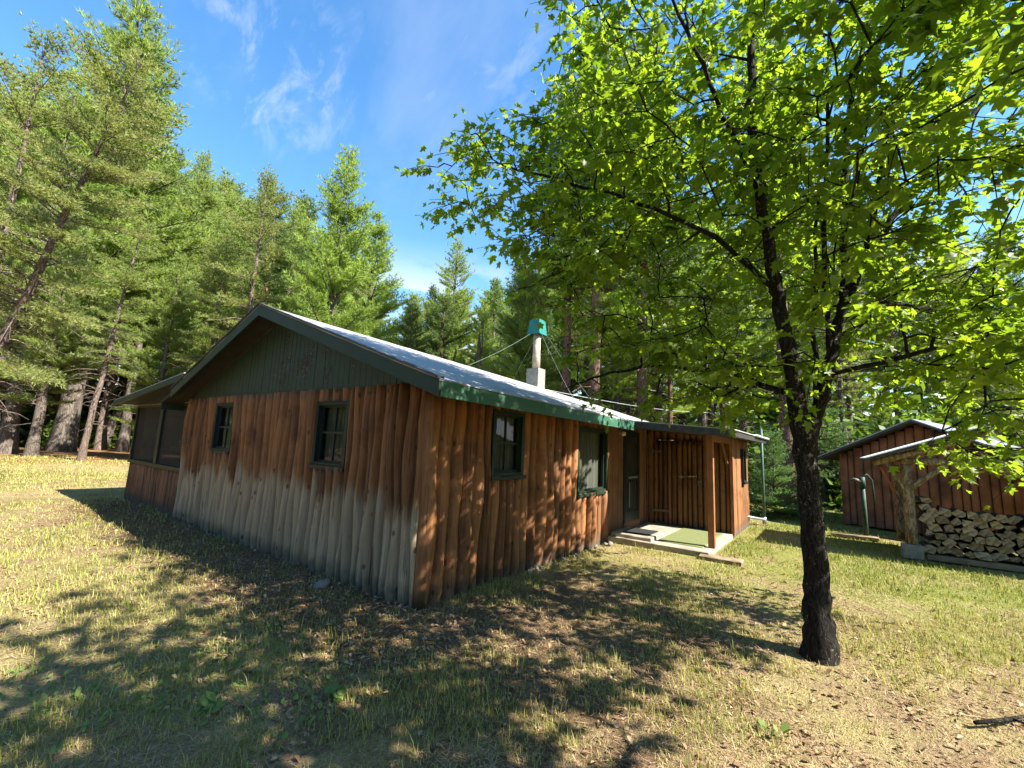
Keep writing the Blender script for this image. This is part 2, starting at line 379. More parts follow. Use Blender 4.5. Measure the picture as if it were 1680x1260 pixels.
wisp = wmath('MAXIMUM', wmath('MULTIPLY', streak, patches), wmath('MULTIPLY', veil, wmath('MULTIPLY', wmask(640, 60, .90, 1.0), .35)))
puff = wmath('MULTIPLY', wramp(wnoise((1, 1, 2.2), 5.0, 6, 0.55), 0.44, 0.60), wmath('SUBTRACT', 1.0, wramp(sepw.outputs[2], 0.26, 0.44)))
cl = wmath('MAXIMUM', wmath('MULTIPLY', wisp, 0.36), wmath('MULTIPLY', puff, 0.85))
mixw = wnode('ShaderNodeMix', data_type='RGBA'); wl(cl, mixw.inputs[0])
satw = wnode('ShaderNodeHueSaturation'); satw.inputs['Saturation'].default_value = 1.28; satw.inputs['Value'].default_value = 1.32
wl(sky.outputs[0], satw.inputs['Color']); wl(satw.outputs[0], mixw.inputs[6]); mixw.inputs[7].default_value = (5.2, 5.3, 5.6, 1)
wl(mixw.outputs[2], bg.inputs['Color']); bg.inputs['Strength'].default_value = 0.070

sun = bpy.data.lights.new('sun', 'SUN'); sun.energy = 5.0; sun.angle = R(0.5); sun.color = (1.0, 0.95, 0.86)
so = link('sun', sun); so.rotation_euler = Vector(-SUN).to_track_quat('-Z', 'Y').to_euler(); so.location = (0, -10, 30)
cam = bpy.data.cameras.new('camera'); cam.sensor_fit = 'HORIZONTAL'; cam.sensor_width = 36; cam.lens = 36*FPX/1680; cam.clip_end = 1000; cam.clip_start = 0.05
co = link('camera', cam)
co.matrix_world = Matrix(((RT[0], UP[0], -FW[0], CAM[0]), (RT[1], UP[1], -FW[1], CAM[1]), (RT[2], UP[2], -FW[2], CAM[2]), (0, 0, 0, 1)))
scene.camera = co
scene.view_settings.view_transform = 'Standard'; scene.view_settings.look = 'None'; scene.view_settings.exposure = 1.88; scene.view_settings.gamma = 1
scene.render.engine = 'CYCLES'
cy = scene.cycles
cy.max_bounces = 9; cy.diffuse_bounces = 5; cy.glossy_bounces = 2; cy.transmission_bounces = 6; cy.transparent_max_bounces = 8
cy.use_adaptive_sampling = True; cy.adaptive_threshold = 0.012; cy.use_denoising = True; cy.caustics_reflective = False; cy.caustics_refractive = False
cy.sample_clamp_indirect = 6

# ------------------------------------------------------------------ numpy noise for scattering
def vnoise(x, y, sc, seed=0):
    g = np.random.default_rng(seed).random((64, 64)); x = x*sc; y = y*sc
    xi = np.floor(x).astype(int); yi = np.floor(y).astype(int); fx = x-xi; fy = y-yi
    fx = fx*fx*(3-2*fx); fy = fy*fy*(3-2*fy)
    q = lambda a, b: g[a % 64, b % 64]
    return (q(xi, yi)*(1-fx)+q(xi+1, yi)*fx)*(1-fy) + (q(xi, yi+1)*(1-fx)+q(xi+1, yi+1)*fx)*fy

FOOT = [(-0.03, 0-.03, 7.2, 10.35), (4.4, -1.8, 8.85, 0.1), (7.2, -8.6, 8.3, -4.35), (10.6, -7.2, 14, -3.45)]
def inside_any(x, y):
    k = np.zeros(len(x), bool)
    for a, b, c, d in FOOT: k |= (x > a) & (x < c) & (y > b) & (y < d)
    return k
def ground_z(x, y):
    w = np.clip((np.hypot(x+1, y+1) - 60)/60, 0, 1)
    return (vnoise(x, y, 0.9, 3)-0.5)*0.035 + (vnoise(x, y, 0.25, 4)-0.5)*0.05*np.clip(1, 0, 1) - 0.012 + w*0

# ------------------------------------------------------------------ ground
ax = np.concatenate([np.linspace(-150, -16, 24), np.arange(-15, 20, 0.22), np.linspace(20.5, 150, 30)])
ay = np.concatenate([np.linspace(-150, -12, 24), np.arange(-11, 24, 0.22), np.linspace(24.5, 150, 30)])
gx, gy = np.meshgrid(ax, ay, indexing='ij'); nx, ny = gx.shape
gz = ground_z(gx.ravel(), gy.ravel())
ii = (np.arange(nx-1)[:, None]*ny + np.arange(ny-1)[None, :]).ravel()
gme = np_mesh('ground', np.stack([gx.ravel(), gy.ravel(), gz], 1), [np.stack([ii, ii+ny, ii+ny+1, ii+1], 1)], M['ground'], smooth=True)
tag(link('ground', gme), 'sparse yellow green lawn with bare litter patches around the cabin', None, kind='structure')

# ------------------------------------------------------------------ log walls
def log_wall(mapf, u0, u1, z0, ztop, opens=(), wid=(0.115, 0.165), depth=0.05, amp=0.012, seg=16, seed=1, rough_foot=0.03, backing=0.03, groove=0.036, gap=0.003):
    """vertical half-log slabs; edges fall on the borders of the openings (u0,u1,z0,z1)"""
    rr = random.Random(seed); mb = MB(); bk = MB()
    zt = ztop if callable(ztop) else (lambda u: ztop)
    br = sorted({u0, u1, *[o[0] for o in opens], *[o[1] for o in opens]})
    for a, b in zip(br[:-1], br[1:]):
        if b-a < 1e-4: continue
        n = max(1, round((b-a)/rr.uniform(*wid))); ws = [rr.uniform(0.72, 1.3) for _ in range(n)]; s = sum(ws)
        ed = [a]
        for w in ws: ed.append(ed[-1] + w/s*(b-a))
        wob = []
        for i in range(n+1):
            A = amp*(0 if i in (0, n) else 1)
            wob.append([(rr.uniform(-A, A)*1.0, rr.uniform(0, 6.28), rr.uniform(1.5, 3.2)), (rr.uniform(-A, A)*0.7, rr.uniform(0, 6.28), rr.uniform(4, 8))])
        ef = lambda i, z: ed[i] + sum(q*math.sin(p+f*z) for q, p, f in wob[i])
        om = [o for o in opens if o[0] < (a+b)/2 < o[1]]
        for i in range(n):
            uc = (ed[i]+ed[i+1])/2; zc = zt(uc); spans = [(z0, zc)]
            for o in om: spans = [x for s_ in spans for x in ((s_[0], min(s_[1], o[2])), (max(s_[0], o[3]), s_[1])) if x[1]-x[0] > 0.02]
            rv = rr.random(); dd = depth*rr.uniform(0.75, 1.25); hump = rr.uniform(-0.15, 0.15)
            ph = rr.uniform(0, 6); kz = [rr.uniform(z0, zc) for _ in range(2)]
            for (za, zb) in spans:
                za2 = za + (rr.uniform(-rough_foot, rough_foot*0.4) if za == z0 else 0)
                m = max(3, int(seg*(zb-za2)/2.2)); K = 9; vs = []; fs = []
                for j in range(m+1):
                    z = za2 + (zb-za2)*j/m; e0, e1 = ef(i, z), ef(i+1, z)
                    d = dd*(1+0.16*math.sin(ph+3.1*z)) + sum(0.010*math.exp(-((z-k)/0.05)**2) for k in kz)
                    if za == z0 and j == 0: d *= 0.82
                    for q in range(K):
                        s = q/(K-1); c = 2*s-1
                        dep = d*math.sqrt(max(0, 1-abs(c)**2.0))*(1+hump*c) - groove*abs(c)**8
                        vs.append(mapf(e0+gap+(e1-e0-2*gap)*s, dep, z))
                for j in range(m):
                    for q in range(K-1):
                        o = j*K+q; fs.append((o, o+1, o+K+1, o+K))
                fs.append(tuple(range(K))); fs.append(tuple(range(m*K, m*K+K)))
                mb.add(vs, fs, rv)
        # backing board behind the slabs
        spans = [(z0, zt((a+b)/2))]
        for o in om: spans = [x for s_ in spans for x in ((s_[0], min(s_[1], o[2])), (max(s_[0], o[3]), s_[1])) if x[1]-x[0] > 0.02]
        for za, zb in spans:
            p = [mapf(a, -0.042, za), mapf(b, -0.042, za), mapf(b, -0.042-backing, za), mapf(a, -0.042-backing, za), mapf(a, -0.042, zb), mapf(b, -0.042, zb), mapf(b, -0.042-backing, zb), mapf(a, -0.042-backing, zb)]
            bk.hexa(p)
    return mb, bk

W, HG = 6.70, 2.27
RY, RZ, EZ, OY, OX = 3.36, 3.56, 2.235, -0.50, -0.42
XE = 7.25                                            # far end of the main roof
rid = lambda x: RZ - 0.030*(x+0.41)
eav = lambda x: EZ - 0.012*(x+0.41)
def zroof(x, y):                                      # top surface of the main roof
    yy = y if y <= RY else 2*RY - y
    return eav(x) + (rid(x)-eav(x))*(yy-OY)/(RY-OY)

cabin = empty('log_cabin', 'long low log slab cabin with green gable and pale grey roof', 'cabin')
GW = [(4.689, 5.436, 1.338, 2.155), (1.405, 2.122, 1.287, 2.105)]          # gable windows (y0,y1,z0,z1)
FWN = [(0.978, 1.63, 1.258, 2.073), (3.212, 4.36, 0.90, 1.994)]            # front windows (x0,x1,z0,z1)
gm = lambda u, d, z: (-d, u, z)
fm = lambda u, d, z: (u, -d, z)
def wall(name, mapf, *a, mat, parent=cabin, label=None, **k):
    mb, bk = log_wall(mapf, *a, **k)
    o = mb.build(name, mat, parent, True)
    if label: o['label'] = label
    if bk.v: bk.build('wall_backing', M['dark_wood'], parent)
    return o
wall('log_wall', gm, 0.0, W, -0.02, HG, GW, mat=M['log_gable'], seed=11, depth=0.105, amp=0.028, gap=0.015, label='gable log wall bleached grey along its lower half')
wall('log_wall', fm, -0.055, 4.42, -0.02, 2.15, FWN, mat=M['log_front'], seed=5, wid=(0.13, 0.22), depth=0.092, amp=0.034, gap=0.013, label='orange brown log wall under the green eave')
# corner log
MB().tube([(0.012, 0.010, z) for z in np.linspace(-0.02, 2.15, 12)], [0.078+0.008*math.sin(4*z) for z in np.linspace(0, 2.2, 12)], 10, 0.35).build('corner_post', M['log_front'], cabin, True)

# door bay on the front wall: panel, strip, screen door
b = MB(); b.box((4.42, -0.03, 0.0), (5.21, 0.0, 2.2), .5)
for x in (4.68, 4.95): b.box((x, -0.034, 0.0), (x+0.008, -0.0302, 2.2))
b.build('wall_panel', M['plywood'], cabin)
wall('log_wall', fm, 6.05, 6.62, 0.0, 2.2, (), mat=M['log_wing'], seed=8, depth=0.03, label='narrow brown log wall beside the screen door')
b = MB(); b.box((5.21, -0.025, 2.03), (6.05, 0.0, 2.2)); b.build('wall_panel', M['plywood'], cabin)
d = MB()
for bb in (((5.25, -0.06, .22), (5.36, -0.02, 2.02)), ((5.93, -0.06, .22), (6.04, -0.02, 2.02)), ((5.36, -0.06, .22), (5.93, -0.02, .42)), ((5.36, -0.06, 1.90), (5.93, -0.02, 2.02)), ((5.36, -0.06, 1.03), (5.93, -0.02, 1.15))):
    d.box(*bb)
door = d.build('screen_door', M['dark_trim'], cabin); door['label'] = 'dark green screen door in the entry recess'
MB().box((5.36, -0.042, .42), (5.93, -0.038, 1.03)).box((5.36, -0.042, 1.15), (5.93, -0.038, 1.90)).build('screen', M['screen'], door)
MB().box((5.44, -0.075, .50), (5.46, -0.061, 1.0)).box((5.40, -0.075, 1.07), (5.90, -0.0605, 1.11)).build('push_bar', M['galv'], door)
MB().box((5.26, 0.03, .1), (6.03, 0.06, 2.03)).build('inner_door', M['dark_wood'], cabin)
MB().box((5.21, -0.05, .0), (6.08, 0.0, .215)).build('door_sill', M['plywood'], cabin)
MB().box((5.205, -0.05, .216), (5.249, 0.0, 2.03)).build('door_jamb', M['dark_trim'], cabin)
# unseen outer walls of the main box (keep the inside dark)
MB().box((7.0, 0.05, 0), (7.08, W-0.05, 2.3)).build('end_wall', M['dark_wood'], cabin)
MB().box((0.0, W-0.06, 0), (7.0, W-0.01, 2.3)).build('rear_wall', M['dark_wood'], cabin)
MB().box((0.05, 0.08, 0.02), (6.95, W-0.07, 0.06)).build('floor', M['dark_wood'], cabin)
MB().box((0.05, 0.06, 2.20), (6.95, W-0.07, 2.24)).build('ceiling', M['interior'], cabin)
# partition so light does not run through the whole cabin
MB().box((2.3, 0.06, 0.07), (2.35, W-0.07, 2.19)).build('partition', M['interior'], cabin)

def window(mapf, u0, u1, z0, z1, curtain, muntin, parent=cabin, trim='green_trim', fw=0.046):
    f = MB()
    def bx(a0, a1, d0, d1, c0, c1): f.hexa([mapf(a0, d1, c0), mapf(a1, d1, c0), mapf(a1, d0, c0), mapf(a0, d0, c0), mapf(a0, d1, c1), mapf(a1, d1, c1), mapf(a1, d0, c1), mapf(a0, d0, c1)])
    D0, D1 = -0.04, 0.075
    bx(u0-0.01, u0+fw, D0, D1, z0, z1+0.01); bx(u1-fw, u1+0.01, D0, D1, z0, z1+0.01)
    bx(u0+fw, u1-fw, D0, D1-0.003, z1-fw, z1+0.007); bx(u0+fw, u1-fw, D0, D1-0.003, z0+0.002, z0+fw*0.8)
    fo = f.build('window', M[trim], parent)
    f = MB(); g0, g1, h0, h1 = u0+fw, u1-fw, z0+fw*.8, z1-fw
    s = 0.028
    bx(g0, g0+s, -0.01, 0.02, h0, h1); bx(g1-s, g1, -0.01, 0.02, h0, h1); bx(g0+s, g1-s, -0.01, 0.018, h0, h0+s); bx(g0+s, g1-s, -0.01, 0.018, h1-s, h1)
    for fr in muntin[0]: c = g0+(g1-g0)*fr; bx(c-.011, c+.011, -0.008, 0.014, h0+s, h1-s)
    for fr in muntin[1]: c = h0+(h1-h0)*fr; bx(g0+s, g1-s, -0.007, 0.016, c-.014, c+.014)
    f.build('sash', M[trim], fo)
    f = MB(); bx(u0-0.04, u1+0.04, -0.01, 0.105, z0-0.045, z0-0.002); f.build('sill', M[trim], fo)
    MB().add([mapf(g0, 0, h0), mapf(g1, 0, h0), mapf(g1, 0, h1), mapf(g0, 0, h1)], [(0, 1, 2, 3)]).build('pane', M['glass'], fo)
    # gathered curtain just inside
    n = 60; vs = []; fs = []
    for i in range(n+1):
        u = g0-0.03 + (g1-g0+0.06)*i/n; dd = -0.085 - 0.018*math.sin(i*0.9) - 0.008*math.sin(i*2.3+1)
        for z in (h0-0.03, (h0+h1)/2, h1+0.03): vs.append(mapf(u, dd, z))
    for i in range(n):
        for k in (0, 1): fs.append((i*3+k, i*3+3+k, i*3+4+k, i*3+k+1))
    MB().add(vs, fs).build('curtain', M[curtain], fo, True)
    return fo
window(gm, *GW[0], 'curtain_dark', ([.5], [.5]), trim='dark_trim')
window(gm, *GW[1], 'curtain_dark', ([.5], [.52]), trim='dark_trim')
window(fm, *FWN[0], 'curtain_pale', ([.5], [.5]))
w2 = window(fm, *FWN[1], 'curtain_pale', ([], []))

# green boarded gable triangle
g = MB(); y = -0.02; rr = random.Random(3)
under = lambda yy: zroof(0, yy) - 0.075
while y < W+0.02:
    y1 = min(y+0.118, W+0.02); x = -0.035 - rr.uniform(0, 0.004)
    a, bq = y+0.003, y1-0.003
    za, zb = under(a), under(bq)
    if max(za, zb) > HG+0.005:
        za, zb = max(za, HG+0.002), max(zb, HG+0.002)
        if a < RY < bq: za = zb = min(za, zb)
        g.hexa([(x, a, HG-0.03), (0.0, a, HG-0.03), (0.0, bq, HG-0.03), (x, bq, HG-0.03), (x, a, za), (0, a, za), (0, bq, zb), (x, bq, zb)], rr.random())
    y = y1
g.build('gable_boards', M['green_gable'], cabin)
# gable backing
MB().add([(0.012, 0, HG-.03), (0.012, W, HG-.03), (0.012, W, under(W)), (0.012, RY, under(RY)), (0.012, 0, under(0)), (0.03, 0, HG-.03), (0.03, W, HG-.03), (0.03, W, under(W)), (0.03, RY, under(RY)), (0.03, 0, under(0))],
         [(0,1,2,3,4), (9,8,7,6,5), (0,1,6,5), (1,2,7,6), (2,3,8,7), (3,4,9,8), (4,0,5,9)]).build('gable_backing', M['dark_wood'], cabin)
# light moulding line where gable meets soffit
mb = MB()
mb.beam((-0.05, RY+0.02, under(RY)-0.02), (-0.05, W-0.05, under(W-0.05)-0.02), 0.012, 0.02)
mb.build('soffit_moulding', M['dark_wood'], cabin)

# roof: two slopes with slightly wavy edges
YL = 2*RY - OY
def roof_slab(ya, yb, top, thick, nx_=30, ny_=10, xa=OX, xb=XE, wav=0.012, seed=1):
    rr = random.Random(seed); vs = []
    xs = [xa+(xb-xa)*i/nx_ for i in range(nx_+1)]; ys = [ya+(yb-ya)*j/ny_ for j in range(ny_+1)]
    for lay in (0, 1):
        for i, x in enumerate(xs):
            for j, yy in enumerate(ys):
                dy = rr.uniform(-wav, wav) if j == 0 else 0; dx = rr.uniform(-wav, wav) if i in (0,) else 0
                z = top(x, yy) + (rr.uniform(-1, 1)*wav*0.4 if lay == 0 and j < ny_ else 0)
                vs.append((x+dx, yy+dy, z - lay*thick))
    n = (nx_+1)*(ny_+1); q = lambda i, j, l: l*n + i*(ny_+1)+j; fs = []
    for i in range(nx_):
        for j in range(ny_):
            fs.append((q(i,j,0), q(i+1,j,0), q(i+1,j+1,0), q(i,j+1,0))); fs.append((q(i,j,1), q(i,j+1,1), q(i+1,j+1,1), q(i+1,j,1)))
    for i in range(nx_):
        for j in (0, ny_): fs.append((q(i,j,0), q(i,j,1), q(i+1,j,1), q(i+1,j,0)))
    for j in range(ny_):
        for i in (0, nx_): fs.append((q(i,j,0), q(i,j+1,0), q(i,j+1,1), q(i,j,1)))
    return MB().add(vs, fs)
roof = roof_slab(OY-0.03, RY, zroof, 0.018, seed=2).build('roof', M['roof'], cabin); roof['label'] = 'pale grey rolled roofing on the sunny slope'
roof_slab(RY+0.0005, 6.35, zroof, 0.018, seed=4).build('roof', M['roof'], cabin)
sof = MB()
for (ya, yb) in ((OY, RY), (RY, YL)):
    p = lambda x, yy, dz: (x, yy, zroof(x, yy)-dz)
    sof.hexa([p(OX+.02, ya, .07), p(XE-.02, ya, .07), p(XE-.02, yb, .07), p(OX+.02, yb, .07), p(OX+.02, ya, .021), p(XE-.02, ya, .021), p(XE-.02, yb, .021), p(OX+.02, yb, .021)])
sof.build('roof_boards', M['soffit'], cabin)
# green fascia along the eave, rake boards up the gable
f = MB(); n = 8
for i in range(n):
    xa, xb = OX+0.02+(4.49-OX-0.02)*i/n, OX+0.02+(4.49-OX-0.02)*(i+1)/n
    f.hexa([(xa, OY-.026, eav(xa)-.175), (xb, OY-.026, eav(xb)-.175), (xb, OY-.001, eav(xb)-.175), (xa, OY-.001, eav(xa)-.175), (xa, OY-.026, eav(xa)-.02), (xb, OY-.026, eav(xb)-.02), (xb, OY-.001, eav(xb)-.02), (xa, OY-.001, eav(xa)-.02)])
f.build('fascia', M['green_fascia'], cabin)
for (ya, yb) in ((OY-0.026, RY-0.001), (RY+0.001, YL-0.55)):
    f = MB(); za, zb = zroof(OX, ya), zroof(OX, yb)
    f.hexa([(OX-.012, ya, za-.17), (OX+.018, ya, za-.17), (OX+.018, yb, zb-.17), (OX-.012, yb, zb-.17), (OX-.012, ya, za-.021), (OX+.018, ya, za-.021), (OX+.018, yb, zb-.021), (OX-.012, yb, zb-.021)])
    f.build('rake_board', M['green_trim'], cabin)
    f = MB(); f.hexa([(OX-.03, ya, za+.002), (OX+.05, ya, za+.002), (OX+.05, yb, zb+.002), (OX-.03, yb, zb+.002), (OX-.03, ya, za+.02), (OX+.05, ya, za+.02), (OX+.05, yb, zb+.02), (OX-.03, yb, zb+.02)])
    f.build('drip_edge', M['tarpaper'], cabin)
MB().box((OX+.02, YL-.02, zroof(0, YL)-.18), (0.0, YL, zroof(0, YL)-.03)).build('rake_return', M['green_trim'], cabin)

# soffit box under the rake at the low left corner
# ------------------------------------------------------------------ screened porch
PY, PX, PS, PT = 10.30, 4.2, 0.88, 2.20
wall('porch_boards', gm, W+0.03, PY, -0.02, PS, (), mat=M['log_porch'], seed=21, wid=(0.10, 0.13), depth=0.03, amp=0.006, label='low porch wall of narrow dull brown slabs')
wall('porch_boards', lambda u, d, z: (u, PY+d, z), 0.0, PX, -0.02, PS, (), mat=M['log_porch'], seed=22, wid=(0.10, 0.13), depth=0.03, amp=0.006)
wall('porch_boards', lambda u, d, z: (PX+d, u, z), W, PY, -0.02, PS, (), mat=M['log_porch'], seed=23, wid=(0.10, 0.13), depth=0.03, amp=0.006)
fr = MB()
for ya, yb in ((W+0.0, W+0.12), (8.33, 8.52), (PY-0.10, PY)): fr.box((-0.05, ya, PS), (0.03, yb, PT))
fr.box((-0.06, W, PS-0.03), (0.05, PY+0.04, PS+0.045)).box((-0.05, W+.121, PT-.05), (0.03, PY-.101, PT-.002))
fr.box((-0.055, W-0.035, 0.55), (0.03, W-0.001, HG))
for xa, xb in ((0.031, .13), (2.0, 2.12), (PX-.1, PX)): fr.box((xa, PY-.06, PS), (xb, PY+.02, PT))
fr.box((0.051, PY-.05, PS-.03), (PX, PY+.03, PS+.04))
for ya, yb in ((W+0.01, W+.1), (8.4, 8.5), (PY-.1, PY-.061)): fr.box((PX-.06, ya, PS), (PX+.02, yb, PT))
fr.box((PX-.05, W+.01, PS-.029), (PX+.03, PY-.06, PS+.039))
pf = fr.build('porch_frame', M['dark_trim'], cabin)
MB().box((-0.012, W+.12, PS+.045), (-0.008, 8.33, PT-.05)).box((-0.012, 8.52, PS+.045), (-0.008, PY-.10, PT-.05)).build('screen', M['screen'], cabin)
MB().box((.13, PY-.012, PS+.04), (2.0, PY-.008, PT)).box((2.12, PY-.012, PS+.04), (PX-.1, PY-.008, PT)).build('screen', M['screen'], cabin)
MB().box((PX-.012, W+.1, PS+.04), (PX-.008, 8.4, PT)).box((PX-.012, 8.5, PS+.04), (PX-.008, PY-.1, PT)).build('screen', M['screen'], cabin)
prz = lambda y_: 2.70 + (2.315-2.70)*(y_-6.2)/(10.62-6.2)
hd = MB()
hd.hexa([(-0.045, W, PT), (0.02, W, PT), (0.02, PY, PT), (-0.045, PY, PT), (-0.045, W, prz(W)-.09), (0.02, W, prz(W)-.09), (0.02, PY, prz(PY)-.09), (-0.045, PY, prz(PY)-.09)])
hd.box((0.021, PY-.05, PT), (PX, PY+.02, prz(PY)-.09)).hexa([(PX-.05, W, PT), (PX, W, PT), (PX, PY-.051, PT), (PX-.05, PY-.051, PT), (PX-.05, W, prz(W)-.09), (PX, W, prz(W)-.09), (PX, PY-.051, prz(PY)-.09), (PX-.05, PY-.051, prz(PY)-.09)])
hd.build('porch_header', M['dark_trim'], cabin)
MB().beam((-0.056, W+.02, PT+.012), (-0.056, PY, PT+.012), 0.012, 0.02).build('trim_strip', M['plank'], cabin)
pr = MB(); Q = lambda x, y_, dz: (x, y_, prz(y_)-dz)
pr.hexa([Q(OX-.01, 6.1, .02), Q(PX+.35, 6.1, .02), Q(PX+.35, 10.62, .02), Q(OX-.01, 10.62, .02), Q(OX-.01, 6.1, 0), Q(PX+.35, 6.1, 0), Q(PX+.35, 10.62, 0), Q(OX-.01, 10.62, 0)])
pr.build('porch_roof', M['roof'], cabin)
pr = MB(); pr.hexa([Q(OX+.02, 6.4, .085), Q(PX+.33, 6.4, .085), Q(PX+.33, 10.6, .085), Q(OX+.02, 10.6, .085), Q(OX+.02, 6.4, .021), Q(PX+.33, 6.4, .021), Q(PX+.33, 10.6, .021), Q(OX+.02, 10.6, .021)])
pr.build('roof_boards', M['soffit'], cabin)
pr = MB(); pr.hexa([Q(OX-.02, 6.15, .14), Q(OX+.019, 6.15, .14), Q(OX+.019, 10.63, .13), Q(OX-.02, 10.63, .13), Q(OX-.02, 6.15, .021), Q(OX+.019, 6.15, .021), Q(OX+.019, 10.63, .021), Q(OX-.02, 10.63, .021)])
pr.build('rake_board', M['green_trim'], cabin)
MB().box((0.03, W, 0.0), (PX, PY-.05, 0.10)).build('porch_floor', M['dark_wood'], cabin)

# ------------------------------------------------------------------ entry recess, wing and canopy
WX, WY, WX2 = 6.62, -1.72, 8.80
wm = lambda u, d, z: (WX-d, u, z)
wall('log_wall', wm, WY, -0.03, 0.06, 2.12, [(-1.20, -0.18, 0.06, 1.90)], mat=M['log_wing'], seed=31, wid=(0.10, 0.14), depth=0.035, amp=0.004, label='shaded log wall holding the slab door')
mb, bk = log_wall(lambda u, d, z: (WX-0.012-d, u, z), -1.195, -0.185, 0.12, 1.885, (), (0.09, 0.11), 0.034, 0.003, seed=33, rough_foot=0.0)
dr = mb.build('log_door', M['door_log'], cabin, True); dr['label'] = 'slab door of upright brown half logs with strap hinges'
bk.build('door_backing', M['dark_wood'], dr)
for z, l in ((0.37, .34), (1.63, .20)):
    MB().beam((WX-.062, -0.17, z), (WX-.062, -0.17-l, z+.015), 0.012, 0.045, (0, 0, 1)).tube([(WX-.062, -0.175, z-.05), (WX-.062, -0.175, z+.05)], .012, 8).build('strap_hinge', M['iron'], dr)
MB().beam((WX-.068, -0.74, 1.125), (WX-.068, -1.09, 1.155), 0.02, 0.028).box((WX-.075, -.80, 1.09), (WX-.048, -.77, 1.17)).build('latch_bar', M['pole_wood'], dr)
h = MB(); h.box((WX-.06, -1.19, 1.03), (WX-.05, -1.10, 1.075)).tube([(WX-.07, -1.13, 1.06), (WX-.09, -1.13, 1.04), (WX-.09, -1.13, 0.98), (WX-.07, -1.13, 0.95)], .008, 6); h.build('hasp', M['iron'], dr)
MB().tube([(WX-.075, -0.055, .1), (WX-.078, -0.06, 1.0), (WX-.07, -0.045, 2.0)], 0.011, 6).build('conduit', M['iron'], cabin)
# end wall of the wing, in the sun
em = lambda u, d, z: (u, WY-d, z)
WWIN = (7.80, 8.16, 1.04, 1.76)
wall('log_wall', em, WX+0.0, WX2, -0.01, 2.04, [WWIN], mat=M['log_front'], seed=35, wid=(0.13, 0.17), depth=0.02, amp=0.008, groove=0.01, label='sunlit log end wall of the wing with a slim window')
window(em, *WWIN, 'curtain_dark', ([], [.5]), trim='dark_trim', fw=0.04)
MB().box((WX2-.05, WY, 0), (WX2, -.01, 2.05)).build('end_wall', M['dark_wood'], cabin)
MB().box((WX-0.055, WY-0.06, 0.06), (WX+0.045, WY-0.001, 2.06)).build('corner_board', M['post'], cabin)
cz = lambda y_: 2.185 + (2.045-2.185)*(-0.40-y_)/1.8
Qc = lambda x, y_, dz: (x, y_, cz(y_)-dz)
CY = -2.16
c = MB(); c.hexa([Qc(4.50, CY, .016), Qc(8.85, CY, .016), Qc(8.85, -.42, .016), Qc(4.50, -.42, .016), Qc(4.50, CY, 0), Qc(8.85, CY, 0), Qc(8.85, -.42, 0), Qc(4.50, -.42, 0)])
can = c.build('canopy', M['roof'], cabin); can['label'] = 'flat canopy roof over the entry'
# corrugated strip along its low end
c = MB(); vs = []; fs = []; n = 70
for i in range(n+1):
    x = 6.9 + 1.98*i/n; zz = cz(CY) + 0.022*math.sin(i*1.6)
    vs += [(x, CY-.05, zz-.012), (x, CY+.25, zz+.012)]
for i in range(n): fs.append((2*i, 2*i+2, 2*i+3, 2*i+1))
c.add(vs, fs).build('corrugated_edge', M['white_metal'], can)
c = MB(); c.hexa([Qc(4.52, CY+.02, .12), Qc(8.8, CY+.02, .12), Qc(8.8, -.30, .12), Qc(4.52, -.30, .12), Qc(4.52, CY+.02, .02), Qc(8.8, CY+.02, .02), Qc(8.8, -.30, .02), Qc(4.52, -.30, .02)])
c.build('canopy_boards', M['soffit'], can)
c = MB(); c.hexa([Qc(4.485, CY, .13), Qc(4.519, CY, .13), Qc(4.519, -.45, .13), Qc(4.485, -.45, .13), Qc(4.485, CY, .018), Qc(4.519, CY, .018), Qc(4.519, -.45, .018), Qc(4.485, -.45, .018)])
c.build('canopy_edge', M['tarpaper'], can)
MB().box((4.87, -1.755, 0.09), (4.97, -1.655, cz(-1.7)-.12)).build('porch_post', M['post'], cabin)
MB().box((4.975, -1.75, cz(-1.7)-.23), (WX-.06, -1.66, cz(-1.7)-.121)).build('porch_beam', M['post'], cabin)
MB().beam((WX-.08, -1.60, 1.88), (WX-.08, -1.68, 1.45), 0.04, 0.05, (1, 0, 0)).build('brace', M['post'], cabin)
lamp = MB(); prof = [(0.02, 0), (.055, .01), (.06, .02)]
lamp.tube([(5.05, -.03, 1.985), (5.05, -.045, 1.985)], [.05, .05], 12)
la = lamp.build('porch_lamp', M['galv'], cabin)
MB().tube([(5.05, -.09, 2.0), (5.05, -.09, 1.985), (5.05, -.09, 1.955), (5.05, -.09, 1.925), (5.05, -.09, 1.91)], [.035, .05, .055, .042, .015], 12).build('globe', M['bulb'], la, True)

# ------------------------------------------------------------------ chimney on the roof
chx, chy = 6.5, 2.90
MB().box((chx, chy, 2.9), (chx+.36, chy+.38, 3.74)).build('chimney', M['grey_block'], cabin)
chim = bpy.data.objects['chimney']; chim['label'] = 'grey block chimney with rusty flue and teal cap'
c0 = (chx+.18, chy+.19)
MB().tube([(c0[0], c0[1], 3.741), (c0[0], c0[1], 4.2), (c0[0], c0[1], 4.78)], [.115, .105, .10], 14).build('flue', M['pipe'], chim, True)
w0, w1, za, zb = .195, .155, 4.70, 5.12
cp = MB().add([(c0[0]-w0, c0[1]-w0, za), (c0[0]+w0, c0[1]-w0, za), (c0[0]+w0, c0[1]+w0, za), (c0[0]-w0, c0[1]+w0, za), (c0[0]-w1, c0[1]-w1, zb), (c0[0]+w1, c0[1]-w1, zb), (c0[0]+w1, c0[1]+w1, zb), (c0[0]-w1, c0[1]+w1, zb)], [(0,1,5,4), (1,2,6,5), (2,3,7,6), (3,0,4,7), (4,5,6,7)])
